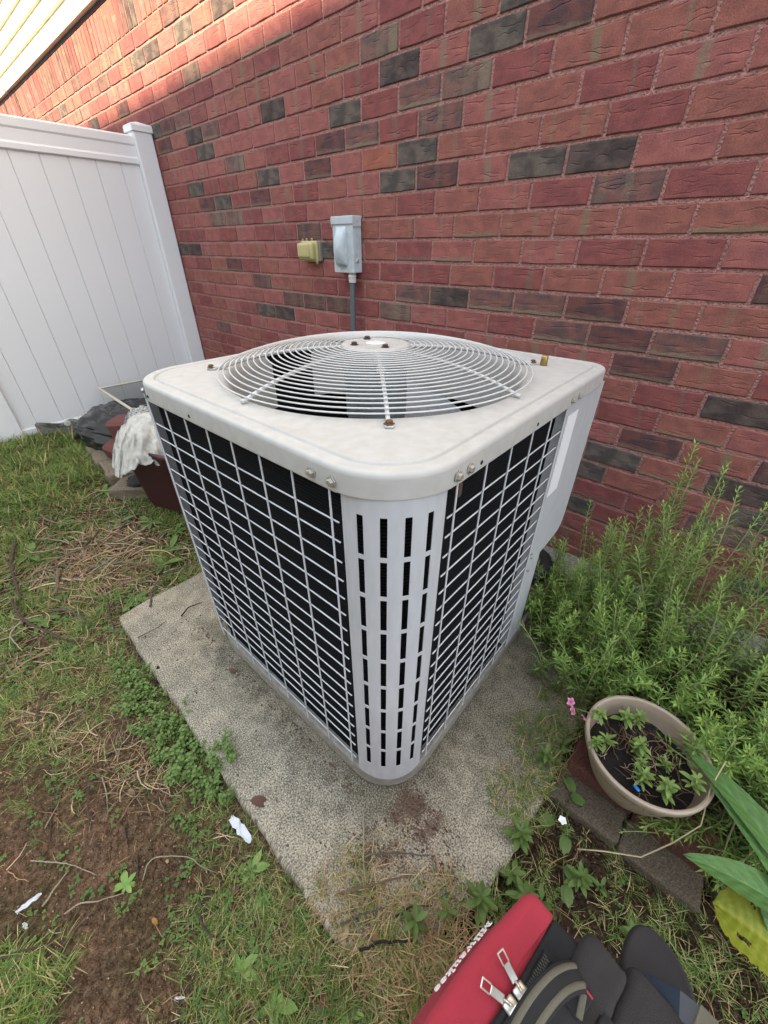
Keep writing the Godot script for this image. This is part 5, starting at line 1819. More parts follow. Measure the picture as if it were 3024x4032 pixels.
func sticks() -> void:
	var brown := grain(lin(0.20, 0.125, 0.088), 0.95, 25.0, 0.55, 0.04, 191, 0.5)
	var tan_ := grain(lin(0.36, 0.27, 0.18), 0.95, 25.0, 0.6, 0.04, 193, 0.4)
	var pale := grain(lin(0.48, 0.40, 0.28), 0.9, 25.0, 0.7, 0.04, 195, 0.2)
	var gry := grain(lin(0.24, 0.21, 0.175), 0.95, 25.0, 0.6, 0.04, 197, 0.4)
	var drk := grain(lin(0.05, 0.038, 0.032), 0.95, 25.0, 0.6, 0.04, 199, 0.4)
	var S := [
		[[1.26,1.70, 1.42,1.74, 1.58,1.76, 1.68,1.77], brown, 8, "thick brown crooked branch lying in the grass at the left edge"],
		[[1.66,1.79, 1.74,1.79, 1.84,1.78, 1.95,1.74, 2.02,1.71, 2.06,1.67, 2.13,1.59], brown, 6, "long curved brown branch running from the left edge toward the pad corner"],
		[[1.54,1.68, 1.57,1.61, 1.57,1.55], tan_, 6, "short tan-brown branch ending beside the thick pale stick end"],
		[[1.66,1.51, 1.73,1.42, 1.80,1.36, 1.88,1.30], tan_, 5, "straight tan stick lying toward the bin over the twig pile"],
		[[1.70,1.53, 1.68,1.44, 1.68,1.37, 1.69,1.33], pale, 3, "thin pale twig bent across the middle of the twig pile"],
		[[1.60,1.61, 1.66,1.63, 1.74,1.66], tan_, 9, "thick sawn stick with a pale cut end in the grass"],
		[[1.66,1.62, 1.74,1.55], pale, 6, "short thick pale stick beside the sawn stick"],
		[[1.51,1.49, 1.43,1.40], brown, 7, "stout red-brown stick poking up from the twig pile"],
		[[2.12,1.43, 2.00,1.37, 1.95,1.29, 1.97,1.16], gry, 4, "arched grey stem bridging from the grass onto the left pad edge"],
		[[1.11,1.56, 1.21,1.54, 1.28,1.49, 1.31,1.41, 1.29,1.36], tan_, 5, "curved bow-shaped pale brown stick in the far grass"],
		[[1.47,1.32, 1.45,1.27, 1.51,1.26, 1.54,1.28], gry, 6, "hook-shaped grey branch near the maroon bin"],
		[[1.57,1.25, 1.67,1.26, 1.72,1.22], brown, 5, "thin wavy branch right of the hook-shaped one"],
		[[1.80,1.78, 1.86,1.83, 1.92,1.83, 1.97,1.82], pale, 3, "pale looped twig below the long curved branch"],
		[[1.93,1.53, 2.03,1.55, 2.13,1.57], brown, 4, "upright-looking brown twig touching the left corner of the pad"],
		[[1.83,1.70, 1.90,1.65, 2.01,1.62], gry, 4, ""],
		[[2.04,1.81, 1.99,1.79, 1.94,1.73], tan_, 3, ""],
		[[2.42,1.52, 2.43,1.54, 2.50,1.59], drk, 4, "dark twig leaning over the front edge of the pad"],
		[[2.24,1.52, 2.26,1.47, 2.24,1.42], gry, 2, "thin grey stem lying on the left part of the pad"],
		[[2.26,1.37, 2.25,1.33, 2.25,1.28], drk, 3, "dark forked twig on the pad beside the front guard"],
		[[1.54,1.41, 1.62,1.35, 1.69,1.29], pale, 3, ""],
		[[1.50,1.63, 1.53,1.48, 1.54,1.40], tan_, 4, ""],
		[[1.98,1.90, 1.99,1.87], tan_, 7, ""],
		[[2.04,1.91, 2.05,1.89], tan_, 6, ""],
		[[2.22,1.82, 2.16,1.77], brown, 4, ""],
		[[2.25,1.84, 2.33,1.86], brown, 4, ""],
		[[2.36,1.86, 2.30,1.81], brown, 3, ""],
		[[2.56,1.75, 2.57,1.68], brown, 3.5, "stout brown stick end in the straw pile left of the leafy weeds"],
		[[2.72,1.83, 2.65,1.81, 2.62,1.80], brown, 3, "short dark brown stick standing out of the bare soil"],
		[[2.62,1.77, 2.69,1.78], pale, 2, ""],
		[[2.68,1.91, 2.58,1.88], brown, 2, ""],
		[[2.64,1.91, 2.60,1.87], pale, 1.6, ""],
		[[2.60,1.76, 2.64,1.74, 2.69,1.72, 2.72,1.70, 2.75,1.66], tan_, 1.2, "thin curved stem crossing the soil toward the leafy weeds"],
		[[2.87,1.77, 2.92,1.79], brown, 2.4, "small red-brown stick on the soil near the rosette weed"],
		[[2.93,1.78, 2.91,1.75, 2.97,1.69, 3.00,1.68, 3.04,1.66], pale, 1.5, "angled pale straw stem on the soil beside the grass"],
		[[2.79,1.77, 2.84,1.78], drk, 1.6, ""],
		[[2.69,1.95, 2.77,1.89, 2.84,1.85], pale, 1.6, ""],
		[[2.86,1.92, 2.87,1.89, 2.89,1.87, 2.92,1.82], pale, 1.8, "forked pale twig on bare soil under the rosette weed"],
		[[2.90,1.87, 2.91,1.91, 2.92,1.96], tan_, 1.3, "long thin straight stem crossing the bare soil at lower left"],
		[[2.84,2.03, 2.87,1.99, 2.89,1.95], brown, 3, "reddish brown stick at the lower left above the grass clump"],
		[[2.81,1.95, 2.80,1.92, 2.78,1.89], pale, 2.4, "pale split stick beside the white scrap at lower left"],
		[[3.08,1.72, 3.12,1.72, 3.17,1.70], brown, 2.6, "curved brown stick in the weeds below the pad"],
		[[3.17,1.70, 3.19,1.72, 3.22,1.75], brown, 1.8, ""],
		[[3.23,1.35, 3.30,1.42, 3.34,1.45], pale, 2, "straight pale reed lying on the pad below the corner post"],
		[[3.27,1.43, 3.33,1.37, 3.41,1.30], gry, 2.2, "grey dry stem crossing the front corner of the pad"],
		[[3.29,1.50, 3.33,1.45, 3.40,1.35], tan_, 2.4, "tan dry stem crossing the pad corner below the grey one"],
		[[3.26,1.36, 3.31,1.36], pale, 1, ""],
		[[3.30,1.49, 3.34,1.50, 3.38,1.50], pale, 1, ""],
		[[3.35,1.50, 3.37,1.54, 3.39,1.55, 3.42,1.56], tan_, 2.2, "orange-brown bent stem over the near edge of the pad"],
		[[3.39,1.52, 3.42,1.48, 3.46,1.44], drk, 3.4, "dark curl of bark on the pad left of the red bag"],
		[[3.29,1.50, 3.34,1.44], pale, 1.4, ""],
		[[3.33,1.53, 3.36,1.48, 3.40,1.42], gry, 2, "grey twig lying across the pad corner toward the red bag"],
		[[3.41,1.44, 3.43,1.40, 3.46,1.37], drk, 2, "dark twig on the pad pointing to the rim of the red bag"],
	]
	var unnamed := 0
	var near := 0
	var kinds := {brown: "brown", tan_: "tan", pale: "pale", gry: "grey", drk: "dark"}
	for e in S:
		var pts: Array = e[0]
		var r: float = e[2] * 0.001
		var mesh := stick_mesh(pts, r, r * 0.55, 0.012 if pts.size() > 5 else 0.004)
		var o := put("stick", mesh, e[1])
		var x: float = pts[0]; var z: float = pts[1]
		o.position = Vector3(x, top_h(x, z) + r * 0.8 + 0.004 + (0.022 if x < 2.06 else 0.0), z)
		var lab: String = e[3]
		if lab == "" and x < 3.2:
			unnamed = 0
			for g in S: unnamed += 1 if g[3] == "" and (g[0][0] < x or (g[0][0] == x and g[0][1] < z)) else 0
			lab = "short dry %s twig, %s of the loose ones counted from the fence" % [kinds[e[1]], ORD[unnamed]]
		elif lab == "":
			near += 1
			lab = "short pale straw stem, %s of three on the near corner of the pad" % ORD[near - 1]
		if lab == "": lab = "short dry twig lying loose on the ground left of the pad" if x < 3.2 else "short pale straw stem lying on the near corner of the pad"
		tag(o, lab, "stick", "dry sticks and twigs on the ground")

func litter() -> void:
	# white paper scraps
	for q in [[Vector3(3.025, 0.040, 1.575), 0.1, 0.085, 0.026, "torn strip of white paper in the grass against the pad edge"], [Vector3(2.79, 0.022, 1.965), 1.45, 0.048, 0.012, "crumpled white scrap on bare soil at the lower left"], [Vector3(2.825, 0.018, 1.98), 0.2, 0.018, 0.009, "tiny pale scrap beside the larger white one on the soil"], [Vector3(3.17, 0.018, 1.80), 0.8, 0.020, 0.005, "small white shred lying on soil at the bottom of the yard"]]:
		var m := mb()
		var n := 8
		for i in n:
			for j in 3:
				var P := []
				for e in [[0, 0], [1, 0], [1, 1], [0, 1]]:
					var u: float = float(i + e[0]) / n; var v: float = float(j + e[1]) / 3
					var wv := (1.0 - 0.9 * absf(nz.get_noise_1d(u * 90.0 + q[0].x * 500 + v * 37.0))) * (0.45 + 0.55 * sin(PI * clampf(u * 0.9 + 0.08, 0, 1)))
					P.append(Vector3((u - 0.5) * q[2], nz.get_noise_2d(u * 30 + q[0].z * 400, v * 14) * 0.007, (v - 0.5) * q[3] * wv))
				m.quad(P[0], P[3], P[2], P[1])
				m.quad(P[0] - Vector3(0, 0.0005, 0), P[1] - Vector3(0, 0.0005, 0), P[2] - Vector3(0, 0.0005, 0), P[3] - Vector3(0, 0.0005, 0))
		var o := put("paper_scrap", m.mesh(), mat(lin(0.55, 0.56, 0.59), 0.7))
		o.position = q[0]
		o.rotation = Vector3(0.15, q[1], 0.1)
		tag(o, q[4], "paper scrap")
	# dead leaves
	var lm := vmat(0.9, Color(0.05, 0.02, 0.01))
	var L := [[3.015, 1.512, 0.05, 0.6, Color(0.12, 0.065, 0.045), "curled brown dead leaf on the pad above the white paper"], [3.02, 1.79, 0.018, 0.2, Color(0.33, 0.17, 0.05), "small ochre dead leaf on the bare soil"], [3.38, 1.61, 0.035, 1.4, Color(0.16, 0.06, 0.045), "reddish dead leaf in the grass below the pad tip"], [3.45, 1.405, 0.028, 2.0, Color(0.11, 0.05, 0.035), "dark brown dead leaf on the pad left of the red bag"], [3.395, 1.485, 0.035, 2.9, Color(0.24, 0.13, 0.07), "light brown dead leaf on the near corner of the pad"], [3.22, 1.57, 0.035, 0.9, Color(0.17, 0.10, 0.06), "brown dead leaf in the weeds at the pad edge"], [3.345, 1.525, 0.045, 2.4, Color(0.36, 0.26, 0.15), "long tan dead leaf lying over the pad edge"], [3.10, 1.64, 0.03, 1.9, Color(0.14, 0.08, 0.055), "dull brown dead leaf in the grass left of the pad tip"], [2.72, 1.73, 0.03, 0.1, Color(0.2, 0.12, 0.08), "pale brown dead leaf beside the straw pile"], [3.17, 1.715, 0.028, 1.1, Color(0.19, 0.075, 0.05), "rust coloured dead leaf beside the curved brown stick"], [3.16, 1.25, 0.02, 0.4, Color(0.22, 0.13, 0.07), "small dead leaf under the base of the corner post"], [2.62, 1.36, 0.03, 0.4, Color(0.13, 0.07, 0.05), "dark dead leaf in the debris along the front of the unit"]]
	for q in L:
		var m := mb(true)
		var a: float = q[3]
		leaf_blade(m, Vector3(-q[2] * 0.5, 0.002, 0), Vector3(1, 0.25, 0), Vector3.UP, q[2], q[2] * 0.5, 0.9, [q[4], q[4] * 0.75], 7, 0.45)
		m.col = q[4] * 0.7
		m.tube(PackedVector3Array([Vector3(-q[2] * 0.5, 0.002, 0), Vector3(-q[2] * 0.8, 0.004, 0.003)]), PackedFloat32Array([0.0008]), 4)
		var o := put("dead_leaf", m.mesh(), lm)
		o.position = Vector3(q[0], top_h(q[0], q[1]) + 0.003, q[1])
		o.rotation.y = a
		tag(o, q[5], "dead leaf", "dead leaves on the ground")
	# crumbs of bark and soil on the pad and along the unit
	var cm := mb(true)
	cm.rbox(Vector3.ZERO, Vector3(1, 0.5, 0.7), 0.24, 3, func(p: Vector3, n: Vector3) -> Vector3: return p + n * 0.22 * nz.get_noise_3dv(p * 7.0 + Vector3(4, 4, 4)))
	var mm := MultiMesh.new()
	mm.transform_format = MultiMesh.TRANSFORM_3D
	mm.use_colors = true
	mm.mesh = cm.mesh()
	var cnt := 900
	mm.instance_count = cnt
	var cl := [Vector3(3.31, 0.055, 1.26), Vector3(3.37, 0.055, 1.25), Vector3(3.30, 0.055, 1.41), Vector3(3.44, 0.055, 1.31), Vector3(3.38, 0.055, 1.46), Vector3(3.33, 0.055, 1.30)]
	for i in cnt:
		var x := 0.0; var z := 0.0
		if i < 420:
			var c: Vector3 = cl[i % 6]
			var rr := 0.07 * pow(rng.randf(), 0.7)
			var a := rng.randf() * TAU
			x = c.x + cos(a) * rr; z = c.z + sin(a) * rr * 0.8
		elif i < 700:
			x = rng.randf_range(2.35, 3.2); z = 1.325 + absf(rng.randfn(0, 0.02)) - (x - 2.8) * 0.0257
		else:
			x = rng.randf_range(2.1, 3.52); z = rng.randf_range(1.3, 1.52)
		var s := rng.randf_range(0.0015, 0.0055)
		mm.set_instance_transform(i, Transform3D(Basis(Vector3.UP, rng.randf() * TAU).scaled(Vector3(s * rng.randf_range(0.7, 2.2), s, s)), Vector3(x, top_h(x, z) + s * 0.25, z)))
		mm.set_instance_color(i, Color(0.075, 0.034, 0.024).lerp(Color(0.12, 0.08, 0.05), rng.randf()))
	var mi := MultiMeshInstance3D.new()
	mi.name = "soil_crumbs"
	mi.multimesh = mm
	mi.material_override = vmat(0.95)
	add_child(mi)
	tag(mi, "reddish brown crumbs of soil and bark on the pad below the corner post", "soil crumbs", "", "stuff")

# ------------------------------------------------------------------ weeds
func weeds() -> void:
	var m := vmat(0.6, Color(0.07, 0.12, 0.025))
	var ga := Color(0.075, 0.128, 0.030); var gb := Color(0.155, 0.225, 0.058)
	# leafy mint-like plants along the pad
	var mint := []
	for i in 5:
		var r := RandomNumberGenerator.new()
		r.seed = 400 + i
		var b := mb(true)
		for s in 8:
			var a := r.randf() * TAU
			var ln := r.randf_range(0.035, 0.065)
			var lean := r.randf_range(0.15, 0.8)
			var top := Vector3(cos(a) * sin(lean), cos(lean), sin(a) * sin(lean)) * ln
			var bs := Vector3(r.randf_range(-0.025, 0.025), 0, r.randf_range(-0.025, 0.025))
			b.col = Color(0.11, 0.13, 0.04)
			b.tube(PackedVector3Array([bs, bs + top * 0.5 + Vector3(0, 0.004, 0), bs + top]), PackedFloat32Array([0.0012, 0.0010, 0.0007]), 4)
			for w in 5:
				var t := 0.25 + 0.75 * w / 4.0
				for k in 2:
					var aa := a + w * PI / 2 + k * PI + r.randf_range(-0.3, 0.3)
					var d := Vector3(cos(aa), 0.25 + t * 0.4, sin(aa)).normalized()
					leaf_blade(b, bs + top * t, d, Vector3.UP, r.randf_range(0.011, 0.017) * lerpf(1.0, 0.7, t), 0.0085, 0.7, [ga.lerp(gb, r.randf() * 0.6), gb.lerp(ga, r.randf() * 0.5)], 3, 0.3)
		mint.append(b.mesh())
	var ms := [[2.28,1.60], [2.44,1.585], [2.59,1.59], [2.57,1.64], [2.71,1.585], [2.78,1.565], [2.69,1.64], [2.81,1.515], [2.87,1.525], [2.68,1.54], [2.86,1.585], [2.78,1.63], [2.46,1.625], [2.63,1.62], [2.52,1.60], [2.36,1.60], [2.74,1.61], [2.83,1.60], [2.91,1.565], [2.65,1.59], [2.49,1.56], [2.73,1.545], [2.61,1.56], [2.40,1.56]]
	for i in ms.size():
		var x: float = ms[i][0]; var z: float = ms[i][1]
		var o := put("leafy_weed", mint[i % 5], m)
		o.position = Vector3(x, top_h(x, z), z)
		o.rotation.y = i * 2.1
		o.scale = Vector3.ONE * rng.randf_range(0.8, 1.15)
		var rank := 0
		for q in ms: rank += 1 if q[0] < x or (q[0] == x and q[1] < z) else 0
		tag(o, "low bushy green weed, %s along the pad edge from its left corner" % ORD[rank], "weed", "bushy green weeds along the pad edge")
	# broad-leaved weeds in the grass
	var bro := []
	for i in 4: bro.append(rosette(430 + i, 7, 0.085, 0.032, 0.35, ga * 0.9, gb * 0.85))
	var W := [[1.37,1.67,0.9,"spread-out jagged green weed beside the thick branch at the left edge"], [1.84,1.27,0.9,"broad-leaved green weed beside the left corner of the unit"], [1.74,1.54,0.55,"small broad-leaved weed right of the short pale stick"], [1.98,1.45,0.9,"dark green broad weed pressed against the far left pad edge"], [1.49,1.19,0.8,"broad-leaved weed below the maroon bin"], [1.39,1.30,0.8,"broad-leaved weed left of the hook-shaped branch"], [1.65,1.13,0.9,"broad-leaved weed on the right below the bin beside the guard"], [1.21,1.50,0.7,"green weed left of the bow-shaped stick"], [1.84,1.74,0.7,"narrow-leaved green weed left of the pad corner"], [2.09,1.72,0.45,"small pale weed under the long curved branch"], [1.05,1.25,0.9,"green weed in the far grass in front of the edging stones"], [0.62,1.12,1.0,"bright green weed under the tip of the black rubbish bag"], [0.22,1.16,0.9,"bright green weed beside the scalloped edging"], [1.76,1.20,0.8,"broad-leaved weed right beside the lower left corner of the unit"], [2.62,1.83,0.25,"yellow-green weed seedling on bare soil left of the short brown stick"], [2.30,1.74,0.4,"light green jagged weed at the left edge above the bare soil"]]
	for i in W.size():
		var q: Array = W[i]
		var o := put("broad_leaf_weed", bro[i % 4], m)
		o.position = Vector3(q[0], top_h(q[0], q[1]) + 0.008, q[1])
		o.rotation.y = i * 1.7
		o.scale = Vector3.ONE * q[2]
		tag(o, q[3], "weed", "broad-leaved weeds in the grass")
	var ros := []
	for i in 3: ros.append(rosette(450 + i, 6, 0.030, 0.013, 0.3, Color(0.13, 0.22, 0.05), Color(0.22, 0.34, 0.09)))
	var Q := [[2.91,1.81,1.0,"pale green rosette weed alone on the bare soil"], [3.22,1.70,1.1,"pale green rosette weed below the pad near the brown stick"], [3.31,1.68,1.4,"upright pale green weed leaf at the bottom of the yard"], [3.43,1.59,1.1,"round-leaved weed in the grass left of the red bag"], [3.10,1.60,1.2,"broad green weed in the grass right of the white paper"], [3.16,1.62,0.9,"green weed beside the pad edge below the white paper"]]
	for i in Q.size():
		var q: Array = Q[i]
		var o := put("rosette_weed", ros[i % 3], m)
		o.position = Vector3(q[0], top_h(q[0], q[1]) + 0.004, q[1])
		o.rotation.y = i * 2.3
		o.scale = Vector3.ONE * q[2]
		tag(o, q[3], "weed", "small rosette weeds")
	# upright weeds between the pad, the pot and the bag
	var upw := []
	for i in 3: upw.append(rosette(470 + i, 3 + i, 0.030 + 0.006 * i, 0.011 + 0.002 * i, 0.5, ga * 0.85, gb * 0.8, 2 + i, 0.04 + 0.012 * i))
	var U := [[3.535,0.87,1.1,"bright green upright weed between the pad and the pot"], [3.51,0.93,0.9,"small upright weed on the pad edge left of the pot"], [3.53,1.30,0.9,"upright weed just above the red rim of the bag"], [3.49,1.36,0.9,"dark green weed left of the red bag rim"], [3.45,1.42,0.9,"leafy weed on the pad edge beside the red pocket"], [3.60,1.22,1.0,"serrated green weed above the black bag zip"], [3.63,1.20,1.1,"tall green weed in the grass above the bag handle"], [3.56,1.20,0.9,"round green leaf weed on the pad tip above the red bag"], [3.68,1.10,0.8,"green weed below the front bricks"], [3.72,1.08,0.8,"green weed at the foot of the front bricks near the strap"], [3.80,1.12,0.9,"narrow green weed right of the black shoulder strap"], [3.54,1.14,0.9,"broad green weed at the right tip of the pad"]]
	for i in U.size():
		var q: Array = U[i]
		var o := put("upright_weed", upw[i % 3], m)
		o.position = Vector3(q[0], top_h(q[0], q[1]), q[1])
		o.rotation.y = i * 1.9
		o.scale = Vector3.ONE * q[2]
		tag(o, q[3], "weed", "upright weeds near the pot and bag")
	# vine with heart-shaped leaves and one white flower
	var vine := thing("bindweed_vine", "trailing bindweed with heart-shaped leaves and one white flower beside the pad", "vine", Vector3(3.59, 0.02, 1.02))
	var hv := [[3.575, 0.915, 0.04, 0.6], [3.59, 1.03, 0.035, 2.4], [3.625, 1.045, 0.04, 1.3], [3.60, 0.955, 0.045, -0.4], [3.645, 1.10, 0.03, 0.2], [3.66, 1.13, 0.03, 1.0]]
	var st := mb(true)
	st.col = Color(0.10, 0.15, 0.04)
	var vp := PackedVector3Array()
	for q in hv:
		vp.append(Vector3(q[0], q[2] - 0.012, q[1]) - vine.position)
		var b := mb(true)
		var dirh := Vector3(cos(q[3]), 0.1, sin(q[3]))
		for s in [-1.0, 1.0]:
			leaf_blade(b, Vector3.ZERO, dirh.rotated(Vector3.UP, 0.26 * s), Vector3.UP, 0.034, 0.020, 0.5, [ga * 0.8, gb * 0.75], 5, 0.15, 0.9)
		leaf_blade(b, Vector3(0, 0.0008, 0), dirh, Vector3.UP, 0.040, 0.018, 0.5, [ga * 0.8, gb * 0.75], 5, 0.1, 0.5)
		put("leaf", b.mesh(), m, vine).position = Vector3(q[0], q[2], q[1]) - vine.position
	vp.sort()
	st.tube(vp, PackedFloat32Array([0.0011]), 5)
	put("stem", st.mesh(), m, vine)
	var wf := mb(true)
	for k in 5:
		var a := TAU * k / 5
		leaf_blade(wf, Vector3.ZERO, Vector3(cos(a), 0.6, sin(a)), Vector3.UP, 0.011, 0.012, 0.6, [Color(0.8, 0.8, 0.78), Color(0.82, 0.82, 0.82)], 3, 0.1, 0.9)
	put("flower", wf.mesh(), m, vine).position = Vector3(3.605, 0.05, 1.025) - vine.position
	# seed head by the fence
	var dl := thing("dandelion", "white dandelion seed head standing in the grass by the fence", "dandelion", Vector3(0.20, 0.13, 1.16))
	var ds := mb(true)
	ds.col = Color(0.2, 0.22, 0.1)
	ds.tube(PackedVector3Array([Vector3(0.06, 0, 0.03), Vector3(0.03, 0.06, 0.015), Vector3(0, 0.11, 0)]), PackedFloat32Array([0.002]), 5)
	put("stem", ds.mesh(), m, dl)
	var hd := mb(false)
	for i in 90:
		var y := 1.0 - 2.0 * (i + 0.5) / 90.0
		var a := i * 2.39996
		var d := Vector3(sqrt(1 - y * y) * cos(a), y, sqrt(1 - y * y) * sin(a))
		hd.col = Color(0.6, 0.58, 0.54)
		var s := d.cross(Vector3(0.3, 0.9, 0.2)).normalized() * 0.0022
		hd.tri(d * 0.004, d * 0.018 - s, d * 0.018 + s)
		hd.tri(d * 0.016 - s * 2.0, d * 0.02 + s, d * 0.016 + s * 2.0)
	put("seed_head", hd.mesh(), vmat(0.9), dl).position = Vector3(0, 0.11, 0)

# ------------------------------------------------------------------ grass
func clump(sd: int, n: int, len: float, wid: float, spread: float, lean: float, c0: Color, c1: Color, dry: float) -> ArrayMesh:
	var r := RandomNumberGenerator.new()
	r.seed = sd
	var m := mb(true)
	for i in n:
		var a := r.randf() * TAU
		var b := Vector3(cos(a), 0, sin(a)) * spread * sqrt(r.randf())
		var ba := r.randf() * TAU
		var le := lean * r.randf_range(0.3, 1.3)
		var d := Vector3(cos(ba) * sin(le), cos(le), sin(ba) * sin(le))
		var L := len * r.randf_range(0.5, 1.15)
		var side := d.cross(Vector3(sin(ba), 0.2, -cos(ba))).cross(d).normalized()
		side = d.cross(Vector3.UP if absf(d.y) < 0.95 else Vector3.RIGHT).normalized()
		var p := b
		var c := c0.lerp(c1, r.randf())
		if r.randf() < dry: c = Color(0.33, 0.25, 0.13).lerp(Color(0.46, 0.38, 0.22), r.randf())
		var pl := p - side * wid * 0.5; var pr := p + side * wid * 0.5
		for s in 3:
			var t := (s + 1) / 3.0
			d = d.rotated(side, -r.randf_range(0.10, 0.45)) if d.y > -0.2 else d
			p += d * L / 3.0
			var w := wid * 0.5 * (1.0 - t * t * 0.9)
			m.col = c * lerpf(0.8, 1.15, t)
			m.quad(pl, pr, p + side * w, p - side * w)
			pl = p - side * w; pr = p + side * w
	return m.mesh()

func clover(sd: int) -> ArrayMesh:
	var r := RandomNumberGenerator.new()
	r.seed = sd
	var m := mb(true)
	for i in 7:
		var b := Vector3(r.randf_range(-0.025, 0.025), r.randf_range(0.006, 0.018), r.randf_range(-0.025, 0.025))
		var a := r.randf() * TAU
		for k in 3:
			var aa := a + TAU * k / 3
			leaf_blade(m, b, Vector3(cos(aa), 0.25, sin(aa)), Vector3.UP, r.randf_range(0.005, 0.008), 0.006, 0.5, [Color(0.055, 0.11, 0.025), Color(0.11, 0.19, 0.045)], 3, 0.2, 0.9)
	return m.mesh()

func density(x: float, z: float) -> Array:
	# [green grass, straw, clover] per place
	if x > 2.06 and x < 3.545 and z < 1.545 and z > 0.2:
		# dry wisps that reach over the near corner of the pad
		if x > 3.25 and z > 1.30:
			var k := sm(2.90, 3.02, x * 0.5 + z * 0.95 + nz.get_noise_2d(x * 40, z * 40) * 0.04)
			return [0.45 * k, 1.0 * k, 0.0]
		if x > 3.34 and z > 0.68 and z < 1.12: return [0.9 * sm(3.36, 3.50, x + nz.get_noise_2d(x * 30, z * 30) * 0.05), 0.5 * sm(3.36, 3.50, x), 0.0]
		return [0.0, 0.0, 0.0]
	if z < 0.02: return [0.0, 0.0, 0.0]
	var n := nz.get_noise_2d(x * 14.0 + 50, z * 14.0)
	var g := 0.0; var s := 0.0; var c := 0.0
	if x < 2.12:
		g = 0.52 + n * 1.1
		# twig pile and bare patches
		var tw := 1.0 - sm(0.10, 0.30, Vector2((x - 1.60) * 0.8, z - 1.48).length())
		g -= tw * 0.55
		s = 0.25 + tw * 0.8
		c = 0.8
		if x < 0.8: g += 0.3
		if z < 0.4 and x > 0.2: g = 0.3
	elif z > 1.5:
		var edge := 1.0 - sm(1.60, 1.70, z + n * 0.05)          # strip along the pad
		g = edge * 0.55
		s = edge * 0.35 + 0.05
		c = edge * 0.45 + 0.12
		if x > 3.02:
			var k := sm(3.02, 3.14, x + n * 0.08) * (1.0 - sm(1.68, 1.86, z - (x - 3.0) * 0.25))
			g = maxf(g, k * 0.85); s = maxf(s, k * 0.55); c = maxf(c, k * 0.6)
		var cl := 1.0 - sm(0.05, 0.12, Vector2(x - 2.93, (z - 2.03) * 0.9).length())
		g = maxf(g, cl * 1.4)
		var str := 1.0 - sm(0.03, 0.11, absf((z - 1.75) + (x - 2.55) * 0.35) + maxf(absf(x - 2.5) - 0.25, 0.0))
		s = maxf(s, str * 0.9)
		if x < 2.45: g = maxf(g, 0.5 + n * 0.8)
		if z > 1.7 and x > 2.4 and x < 3.05: g = maxf(g, (0.10 + n * 0.35) if x < 2.75 else 0.0)
	else:
		g = 0.60 + n * 0.5; s = 0.45; c = 0.15
		if z < 0.75: g = 0.2; s = 0.1
		if x > 3.57 and x < 3.95 and z > 0.79 and z < 1.0: g = 0.22; s = 0.25; c = 0.0
		if x > 3.58 and z > 1.03 and z < 1.2 and x < 3.8: g = 0.28
	return [clampf(g, 0, 1.4), clampf(s, 0, 1), clampf(c, 0, 1)]

func scatter(called: String, label: String, cat: String, meshes: Array, which: int, n: int, area: Rect2, m: Material, smin: float, smax: float, sd: int, flat := 0.0) -> void:
	var r := RandomNumberGenerator.new()
	r.seed = sd
	var spots := []
	for i in meshes.size(): spots.append([])
	for i in n:
		var x := r.randf_range(area.position.x, area.end.x)
		var z := r.randf_range(area.position.y, area.end.y)
		var d: float = density(x, z)[which]
		if r.randf() > d: continue
		var s := r.randf_range(smin, smax) * (0.75 + 0.35 * minf(d, 1.2))
		if which == 0 and x < 0.9: s *= 1.5
		if which == 0 and z > 1.9 and x > 2.8 and x < 3.05: s *= 1.25
		var b := Basis(Vector3.UP, r.randf() * TAU)
		if flat > 0.0: b = b * Basis(Vector3.RIGHT, r.randf_range(-flat, flat))
		spots[r.randi() % meshes.size()].append([Transform3D(b.scaled(Vector3.ONE * s), Vector3(x, top_h(x, z) - 0.002, z)), r.randf_range(0.75, 1.2), r.randf()])
	for k in meshes.size():
		if spots[k].is_empty(): continue
		var mm := MultiMesh.new()
		mm.transform_format = MultiMesh.TRANSFORM_3D
		mm.use_colors = true
		mm.mesh = meshes[k]
		mm.instance_count = spots[k].size()
		for i in spots[k].size():
			mm.set_instance_transform(i, spots[k][i][0])
			var v: float = spots[k][i][1]
			mm.set_instance_color(i, Color(v * lerpf(0.9, 1.25, spots[k][i][2]), v, v * 0.9))
		var mi := MultiMeshInstance3D.new()
		mi.name = numbered(called)
		mi.multimesh = mm
		mi.material_override = m
		add_child(mi)
		tag(mi, label, cat, "", "stuff")

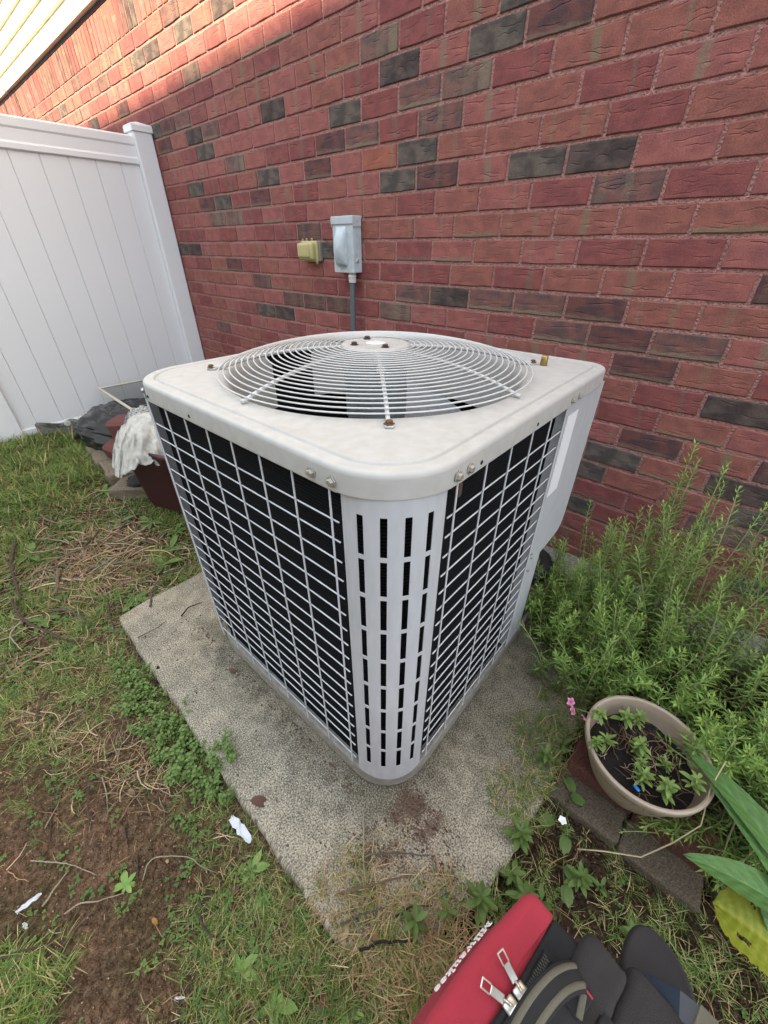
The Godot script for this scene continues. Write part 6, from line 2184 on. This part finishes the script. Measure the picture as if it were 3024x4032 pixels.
func grass() -> void:
	var gm := vmat(0.6, Color(0.06, 0.10, 0.02))
	var g0 := Color(0.062, 0.115, 0.026); var g1 := Color(0.150, 0.225, 0.055)
	var gs := []
	for i in 4: gs.append(clump(500 + i, 14, 0.062, 0.0021, 0.020, 0.9, g0, g1, 0.16))
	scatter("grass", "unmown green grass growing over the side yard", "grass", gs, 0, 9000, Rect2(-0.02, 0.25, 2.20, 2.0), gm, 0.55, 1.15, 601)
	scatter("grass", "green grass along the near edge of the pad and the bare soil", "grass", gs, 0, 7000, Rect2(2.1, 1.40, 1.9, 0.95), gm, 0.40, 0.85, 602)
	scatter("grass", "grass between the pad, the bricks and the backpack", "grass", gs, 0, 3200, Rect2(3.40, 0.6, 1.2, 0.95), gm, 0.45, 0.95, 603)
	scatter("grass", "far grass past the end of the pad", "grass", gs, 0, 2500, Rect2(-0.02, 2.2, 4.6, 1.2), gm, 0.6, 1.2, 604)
	var ss := []
	var s0 := Color(0.26, 0.19, 0.10); var s1 := Color(0.46, 0.37, 0.22)
	for i in 3: ss.append(clump(520 + i, 6, 0.060, 0.0017, 0.028, 1.55, s0, s1, 0.0))
	var sm2 := vmat(0.85)
	scatter("straw", "dry straw and dead grass stems lying on the yard", "straw", ss, 1, 2600, Rect2(0.3, 0.9, 1.9, 1.2), sm2, 0.7, 1.7, 611)
	scatter("straw", "dead grass matted over the near corner of the pad", "straw", ss, 1, 600, Rect2(3.22, 1.28, 0.36, 0.34), sm2, 0.5, 1.1, 614)
	scatter("straw", "dry straw lying along the near pad edge", "straw", ss, 1, 3400, Rect2(2.1, 1.28, 1.9, 0.9), sm2, 0.5, 1.25, 612)
	scatter("straw", "dry straw between the pad and the bricks", "straw", ss, 1, 1500, Rect2(3.42, 0.7, 1.1, 0.85), sm2, 0.5, 1.2, 613)
	var tw := []
	for i in 3: tw.append(clump(540 + i, 4, 0.10, 0.0032, 0.05, 1.62, Color(0.18, 0.12, 0.085), Color(0.42, 0.32, 0.22), 0.0))
	scatter("fine_twigs", "fine brown twigs heaped over the grass", "twigs", tw, 1, 2200, Rect2(1.1, 1.15, 1.1, 0.85), sm2, 0.7, 1.6, 621, 0.15)
	scatter("fine_twigs", "dry twig bits over the bare soil and along the pad", "twigs", tw, 1, 900, Rect2(2.0, 1.5, 1.2, 0.5), sm2, 0.35, 0.8, 622, 0.1)
	var cs := []
	for i in 3: cs.append(clover(560 + i))
	# bent dry twigs strewn over the left side
	var bt := []
	for i in 5:
		var r := RandomNumberGenerator.new()
		r.seed = 570 + i
		var b := mb(true)
		for q in 2:
			b.col = [Color(0.30, 0.20, 0.13), Color(0.48, 0.38, 0.26), Color(0.20, 0.13, 0.09), Color(0.40, 0.31, 0.21), Color(0.26, 0.22, 0.18)][(i + q) % 5]
			var p := Vector3(r.randf_range(-0.04, 0.04), 0.012 + 0.012 * q, r.randf_range(-0.04, 0.04))
			var hd := r.randf() * TAU
			var pts := PackedVector3Array()
			for k in 7:
				pts.append(p)
				hd += r.randf_range(-0.4, 0.4)
				p += Vector3(cos(hd), r.randf_range(-0.12, 0.14), sin(hd)) * r.randf_range(0.012, 0.028)
			b.tube(pts, PackedFloat32Array([0.0024, 0.0023, 0.0022, 0.0020, 0.0018, 0.0015, 0.0011]), 5)
		bt.append(b.mesh())
	scatter("bent_twigs", "bent dry twigs strewn over the grass", "twigs", bt, 1, 520, Rect2(1.0, 1.12, 1.15, 0.85), sm2, 0.6, 1.3, 641)
	scatter("bent_twigs", "bent dry twigs on the soil below the pad", "twigs", bt, 1, 260, Rect2(2.1, 1.55, 1.0, 0.45), sm2, 0.3, 0.7, 642)
	scatter("ground_cover", "small clover-like ground cover leaves among the grass", "ground cover", cs, 2, 4200, Rect2(0.2, 0.9, 4.0, 1.2), gm, 0.7, 1.3, 631)
